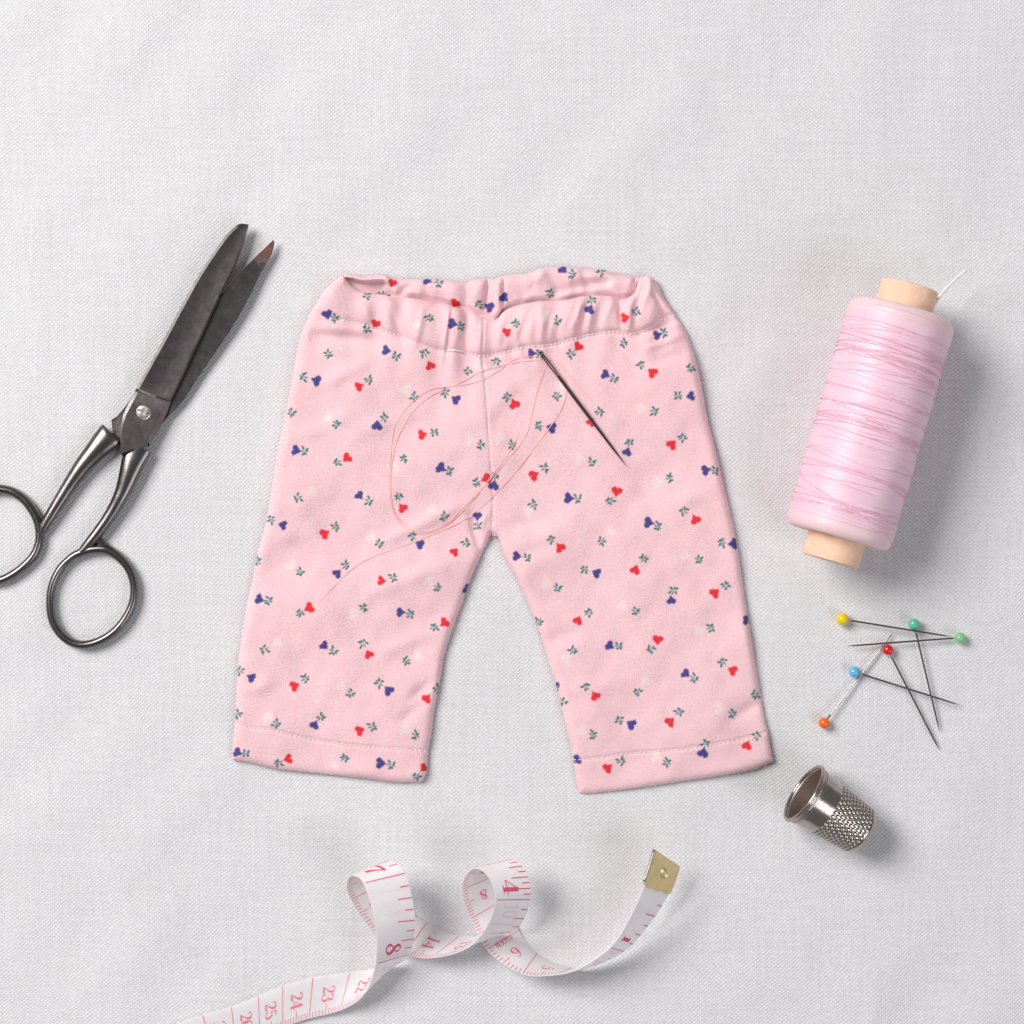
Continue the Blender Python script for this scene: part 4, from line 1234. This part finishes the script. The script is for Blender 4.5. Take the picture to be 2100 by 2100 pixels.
def build_tape():
    root = thing('tape_measure', 'curled white tape measure with red-pink markings and a brass end tip', 'tape measure', P(950, 1900, 0))
    ZS = 0.72
    V = np.array([P(r[0][0], r[0][1], r[0][2] * ZS) for r in ROWS]); U = np.array([P(r[1][0], r[1][1], r[1][2] * ZS) for r in ROWS])
    per = 14
    Vd = catmull(V, per); Ud = catmull(U, per)
    for arr in (Vd, Ud):
        arr[:, 2] = np.maximum(arr[:, 2], 1.6 * S)
    cd = (Vd + Ud) / 2; wd = Ud - Vd
    wn = np.linalg.norm(wd, axis=1)
    wd = wd / wn[:, None]
    wid = TW * 0.75 + wn * 0.25
    s = np.r_[0, np.cumsum(np.linalg.norm(np.diff(cd, axis=0), axis=1))]
    s_row = s[::per] / S
    tot = s[-1]
    n = int(tot / S / 3.0)
    sr = np.linspace(0, tot, n)
    ip = lambda A: np.stack([np.interp(sr, s, A[:, k]) for k in range(3)], 1)
    c = ip(cd); w = ip(wd); w /= np.linalg.norm(w, axis=1)[:, None]
    wl = np.interp(sr, s, wid)
    # soften
    for _ in range(6):
        for A in (c, w):
            A[1:-1] = (A[:-2] + 2 * A[1:-1] + A[2:]) / 4
    t = np.gradient(c, axis=0); t /= np.linalg.norm(t, axis=1)[:, None]
    nr = np.cross(t, w); nr /= np.linalg.norm(nr, axis=1)[:, None]

    def F(sv, wv, off):
        """layout arc length, 0..1 across, offset along the cm-side normal -> metres"""
        sv = np.asarray(sv, float) * S; wv = np.asarray(wv, float)
        g = lambda A: np.stack([np.interp(sv, sr, A[:, k]) for k in range(3)], -1)
        wl_ = np.interp(sv, sr, wl)
        return g(c) + g(w) * ((wv - .5) * wl_)[..., None] + g(nr) * (off * S)
    # strip: closed cross section
    th = 1.1
    cross = [(x, th) for x in np.linspace(0.006, 0.994, 9)] + [(1.0, 0.0)] + [(x, -th) for x in np.linspace(0.994, 0.006, 9)] + [(0.0, 0.0)]
    sl = sr / S
    st = np.stack([F(sl, np.full(n, x), o_) for x, o_ in cross], 1)
    f = grid_faces(len(cross), n, wrap_u=True).tolist()
    f.append(list(range(len(cross)))[::-1]); f.append(list(range((n - 1) * len(cross), n * len(cross))))
    strip = part('tape_strip', st.reshape(-1, 3), f, M['tape'], root, sharp=60)

    # --- print
    cm_k = [26, 25, 24, 23, 22, 14, 13, 5]
    cm_row = [2, 3, 4, 5, 6, 16, 17, 27]
    ck = np.array(cm_k[::-1], float); cs = s_row[cm_row][::-1]
    slope = (cs[1] - cs[0]) / (ck[1] - ck[0])
    cm2s = lambda k: np.where(np.asarray(k, float) < 5, cs[0] + (np.asarray(k, float) - 5) * slope,
                              np.where(np.asarray(k, float) > 26, cs[-1] + (np.asarray(k, float) - 26) * (cs[-1] - cs[-2]), np.interp(k, ck, cs)))
    ik = np.array([1, 3, 4, 7, 8], float); is_ = s_row[[30, 22, 20, 10, 8]]
    in2s = lambda k: np.where(np.asarray(k, float) < 1, is_[0] + (np.asarray(k, float) - 1) * (-190.0),
                              np.where(np.asarray(k, float) > 8, is_[-1] + (np.asarray(k, float) - 8) * (-190.0), np.interp(k, ik, is_)))
    eps = th + 0.28

    def line(s0, w0, s1, w1, hw, off):
        """thin printed line, hw = half width in layout units"""
        L = math.hypot(s1 - s0, (w1 - w0) * 84)
        m = max(2, int(L / 5) + 1)
        k = np.linspace(0, 1, m)
        ds, dw = (s1 - s0) / L, (w1 - w0) * 84 / L
        ss = s0 + (s1 - s0) * k; ww = w0 + (w1 - w0) * k
        a = F(ss - dw * hw, ww + ds * hw / 84, off); b = F(ss + dw * hw, ww - ds * hw / 84, off)
        v = np.stack([a, b], 1).reshape(-1, 3)
        fc = [[2 * i, 2 * i + 1, 2 * i + 3, 2 * i + 2] for i in range(m - 1)]
        return v, fc
    GL = {
        '0': [[(.3, .98, .05), (.08, .75, .11), (.06, .5, .14), (.08, .25, .11), (.3, .01, .05), (.52, .25, .11), (.54, .5, .14), (.52, .75, .11), (.3, .98, .05)]],
        '1': [[(.3, .0, .14), (.3, .98, .14)], [(.1, .02, .05), (.5, .02, .05)], [(.3, .96, .05), (.14, .84, .06)]],
        '2': [[(.12, .74, .13), (.12, .88, .07), (.3, .98, .05), (.5, .86, .13), (.5, .68, .14), (.36, .42, .08), (.15, .17, .05), (.06, .06, .05)], [(.06, .07, .10), (.5, .07, .13)], [(.52, .06, .06), (.57, .24, .04)]],
        '3': [[(.1, .78, .13), (.14, .92, .06), (.3, .98, .05), (.48, .86, .13), (.48, .68, .13), (.36, .55, .05), (.24, .53, .05)], [(.24, .53, .05), (.42, .5, .07), (.54, .32, .15), (.52, .15, .13), (.35, .02, .05), (.18, .03, .05), (.08, .14, .1), (.1, .24, .12)]],
        '4': [[(.42, 1, .04), (.02, .28, .04)], [(.0, .28, .05), (.64, .28, .05)], [(.42, 1, .15), (.42, 0, .15)], [(.24, .015, .045), (.6, .015, .045)]],
        '5': [[(.14, .95, .05), (.12, .5, .05)], [(.14, .94, .1), (.5, .94, .06)], [(.12, .5, .05), (.26, .6, .05), (.46, .54, .11), (.54, .32, .15), (.5, .12, .12), (.32, .02, .05), (.16, .04, .05), (.08, .14, .11), (.1, .22, .11)]],
        '6': [[(.5, .88, .09), (.36, .98, .05), (.2, .88, .07), (.09, .6, .13), (.08, .3, .15), (.16, .08, .1), (.3, .02, .05), (.45, .1, .1), (.53, .3, .14), (.47, .5, .1), (.32, .58, .05), (.18, .52, .05), (.1, .38, .05)]],
        '7': [[(.06, .92, .13), (.54, .92, .13)], [(.06, .94, .06), (.04, .74, .04)], [(.55, .95, .05), (.42, .62, .07), (.32, .32, .12), (.28, .03, .16)]],
        '8': [[(.47, .80, .06), (.3, .98, .05), (.13, .82, .11), (.2, .63, .13), (.4, .45, .14), (.53, .24, .12), (.3, .01, .05), (.06, .22, .11), (.2, .48, .05), (.42, .63, .05), (.47, .80, .06)]],
        '9': [[(.10, .12, .09), (.24, .02, .05), (.4, .12, .07), (.51, .4, .13), (.52, .7, .15), (.44, .92, .1), (.3, .98, .05), (.15, .9, .1), (.07, .7, .14), (.13, .5, .1), (.28, .42, .05), (.42, .48, .05), (.5, .62, .05)]],
        'C': [[(.52, .75, .07), (.46, .93, .05), (.3, .98, .05), (.1, .75, .11), (.07, .5, .13), (.1, .25, .11), (.3, .01, .05), (.46, .06, .05), (.53, .24, .06)]],
        'M': [[(.05, 0, .1), (.08, 1, .1)], [(.08, 1, .09), (.31, .1, .09)], [(.31, .1, .07), (.54, 1, .07)], [(.54, 1, .11), (.58, 0, .11)]],
    }

    def glyphs(text, s0, w0, size, face, adv, fat=1.0, sink=0.0):
        """text centred at (s0, w0). face +1 = centimetre side, reads from U to V with tops along +s;
        face -1 = inch side, reads along -s with tops towards U"""
        out = []
        tw = adv * len(text)
        for i, ch in enumerate(text):
            for stroke in GL[ch]:
                p = np.array(stroke, float)
                closed = len(p) > 3 and np.allclose(p[0, :2], p[-1, :2])
                c2 = catmull(p, 7 if len(p) > 2 else 8)
                if closed:
                    c2 = catmull(p[:-1], 7, closed=True); c2 = np.vstack([c2, c2[:1]])
                xy = c2[:, :2]; hw = c2[:, 2] / 2 * fat
                tg = np.gradient(xy, axis=0)
                if closed:
                    tg[0] = tg[-1] = xy[1] - xy[-2]
                tg /= np.linalg.norm(tg, axis=1)[:, None] + 1e-9
                nn = np.stack([-tg[:, 1], tg[:, 0]], 1)
                A = xy + nn * hw[:, None]; B = xy - nn * hw[:, None]
                vs = []
                for q in (A, B):
                    gx = (i * adv + (q[:, 0]) * adv / 0.62 - tw / 2)        # along reading direction, layout units
                    gy = (q[:, 1] - .5) * size
                    if face > 0:
                        vs.append(F(s0 + gy, w0 - gx / 84.0, eps))
                    else:
                        vs.append(F(s0 - gx, w0 + gy / 84.0, -eps + sink))
                v = np.stack(vs, 1).reshape(-1, 3)
                out.append((v, [[2 * k, 2 * k + 1, 2 * k + 3, 2 * k + 2] for k in range(len(xy) - 1)]))
        return merge(out)

    def add(name, meshes, mat, kind=None, label=None):
        v, f = merge(meshes)
        o = part(name, v, f, mat, strip, smooth=False)
        if kind: o['kind'] = kind
        if label: o['label'] = label
    smax = sr[-1] / S
    lines = []; ticks = []
    g = np.random.default_rng(2)
    for mm in range(10, 290):
        k = mm / 10.0
        s0 = float(cm2s(k))
        if s0 < 5 or s0 > smax - 5: continue
        if mm % 10 == 0:
            lines.append(line(s0, 0.02, s0, 0.985, 0.85, eps))
        else:
            ln = 0.27 if mm % 5 == 0 else 0.155
            ticks.append(line(s0, 0.01, s0, ln, 0.8, eps))
    add('centimetre_lines', lines, M['ink_light'], 'stuff')
    add('millimetre_ticks', ticks, M['ink_light'], 'stuff')
    lines = []; ticks = []
    for e in range(3, 8 * 9 + 4):
        k = e / 8.0
        s0 = float(in2s(k))
        if s0 < 5 or s0 > smax - 60: continue
        if e % 8 == 0:
            lines.append(line(s0, 0.06, s0, 0.985, 1.0, -eps))
        else:
            ln = .43 if e % 4 == 0 else (.33 if e % 2 == 0 else .2)
            ticks.append(line(s0, 0.985 - ln, s0, 0.985, 1.15, -eps))
    add('inch_lines', lines, M['ink'], 'stuff')
    add('inch_ticks', ticks, M['ink'], 'stuff')
    for k in (27, 26, 25, 24, 23, 22, 16, 15, 14, 13, 9, 8, 7, 6, 5):
        a, b = float(cm2s(k - 1)), float(cm2s(k))       # number k sits between line k and line k-1
        a2, b2 = float(cm2s(k)), float(cm2s(k + 1))
        s0 = (a2 + b2) / 2 - 0
        # numbers lie right of their left-hand line
        s0 = float(cm2s(k - 0.5))
        v, f = glyphs(str(k), s0, 0.53, 25.0, 1, 16.5, 1.15)
        o = part('numeral', v, f, M['ink_light'], strip, smooth=False)
    s0 = float(cm2s(5.95))
    v, f = glyphs('150CM', s0, 0.52, 13.0, 1, 8.5, 1.0)
    part('numeral', v, f, M['ink_light'], strip, smooth=False)
    for k in (8, 7, 4, 3, 1):
        v, f = glyphs(str(k), float(in2s(k)) + 28, 0.46, 35.0, -1, 31.0, 1.25)
        part('numeral', v, f, M['ink'], strip, smooth=False)
    # faint show-through of the other side's numbers
    gh = []
    for k, ww in ((20, .5), (18, .5), (11, .5), (10, .5), (3, .5), (2, .5)):
        s0 = float(cm2s(k + .5))
        gh.append(glyphs(str(k), s0, ww, 34.0, -1, 18.0, 1.3, 0.16))
        gh.append(line(float(cm2s(k)), 0.04, float(cm2s(k)), 0.8, 0.9, -eps + 0.16))
    add('show_through', gh, M['ghost'], 'stuff')

    # --- brass tip folded over the end
    s_end = smax; tipL = 66.0
    nu, nv = 33, 14
    wv = np.linspace(-0.02, 1.02, nu)
    scal = 5.0 * np.abs(np.sin(np.linspace(0, 3 * math.pi, nu))) - 2.0
    lay = []
    for off in (-3.2, -1.5, 1.5, 3.2):
        G = []
        for j in range(nv):
            k = j / (nv - 1)
            ss = (s_end - tipL - scal) * (1 - k) + (s_end + 1.5) * k
            base = F(np.minimum(ss, smax), wv, off)
            ext = (ss - np.minimum(ss, smax))[:, None] * S * t[-1]
            G.append(base + ext)
        lay.append(np.array(G).reshape(-1, 3))

    def slab(a, b):
        m = nu * nv
        v = np.vstack([a, b])
        f = grid_faces(nu, nv).tolist() + grid_faces(nu, nv, off=m, flip=True).tolist()
        rim_ = [i for i in range(nu)] + [j * nu + nu - 1 for j in range(1, nv)] + [(nv - 1) * nu + i for i in range(nu - 2, -1, -1)] + [j * nu for j in range(nv - 2, 0, -1)]
        for i in range(len(rim_)):
            x, y = rim_[i], rim_[(i + 1) % len(rim_)]
            f.append([x, y, y + m, x + m])
        return v, f
    tip = part('metal_tip', *slab(lay[0], lay[3]), M['brass'], root, sharp=35)
    # rivet on the inch side
    V = []
    a = np.linspace(0, 2 * math.pi, 28, endpoint=False)
    for r_, h_ in ((10.5, 2.6), (10.2, 5.6), (8.8, 7.2), (7.6, 7.0), (6.6, 4.6), (3.0, 3.9), (0.02, 3.9)):
        V.append(np.stack([F(s_end - 30 + r_ * math.cos(x), 0.52 + r_ * math.sin(x) / 84.0, -h_) for x in a]))
    part('rivet', np.vstack(V), grid_faces(28, 7, wrap_u=True), M['brass'], tip, sharp=40)
    # folded silver edge along the left side of the tip
    e = np.stack([F(min(s_, smax), -0.055, -0.5) for s_ in np.linspace(s_end - 60, s_end, 10)])
    part('folded_edge', *tube(e, 2.6 * S, 8), mat_plain('bright_tin', (0.75, 0.74, 0.72, 1), 0.25, 1.0), tip)


build_tape()

scene.render.engine = 'CYCLES'
scene.render.resolution_x = 1024
scene.render.resolution_y = 1024
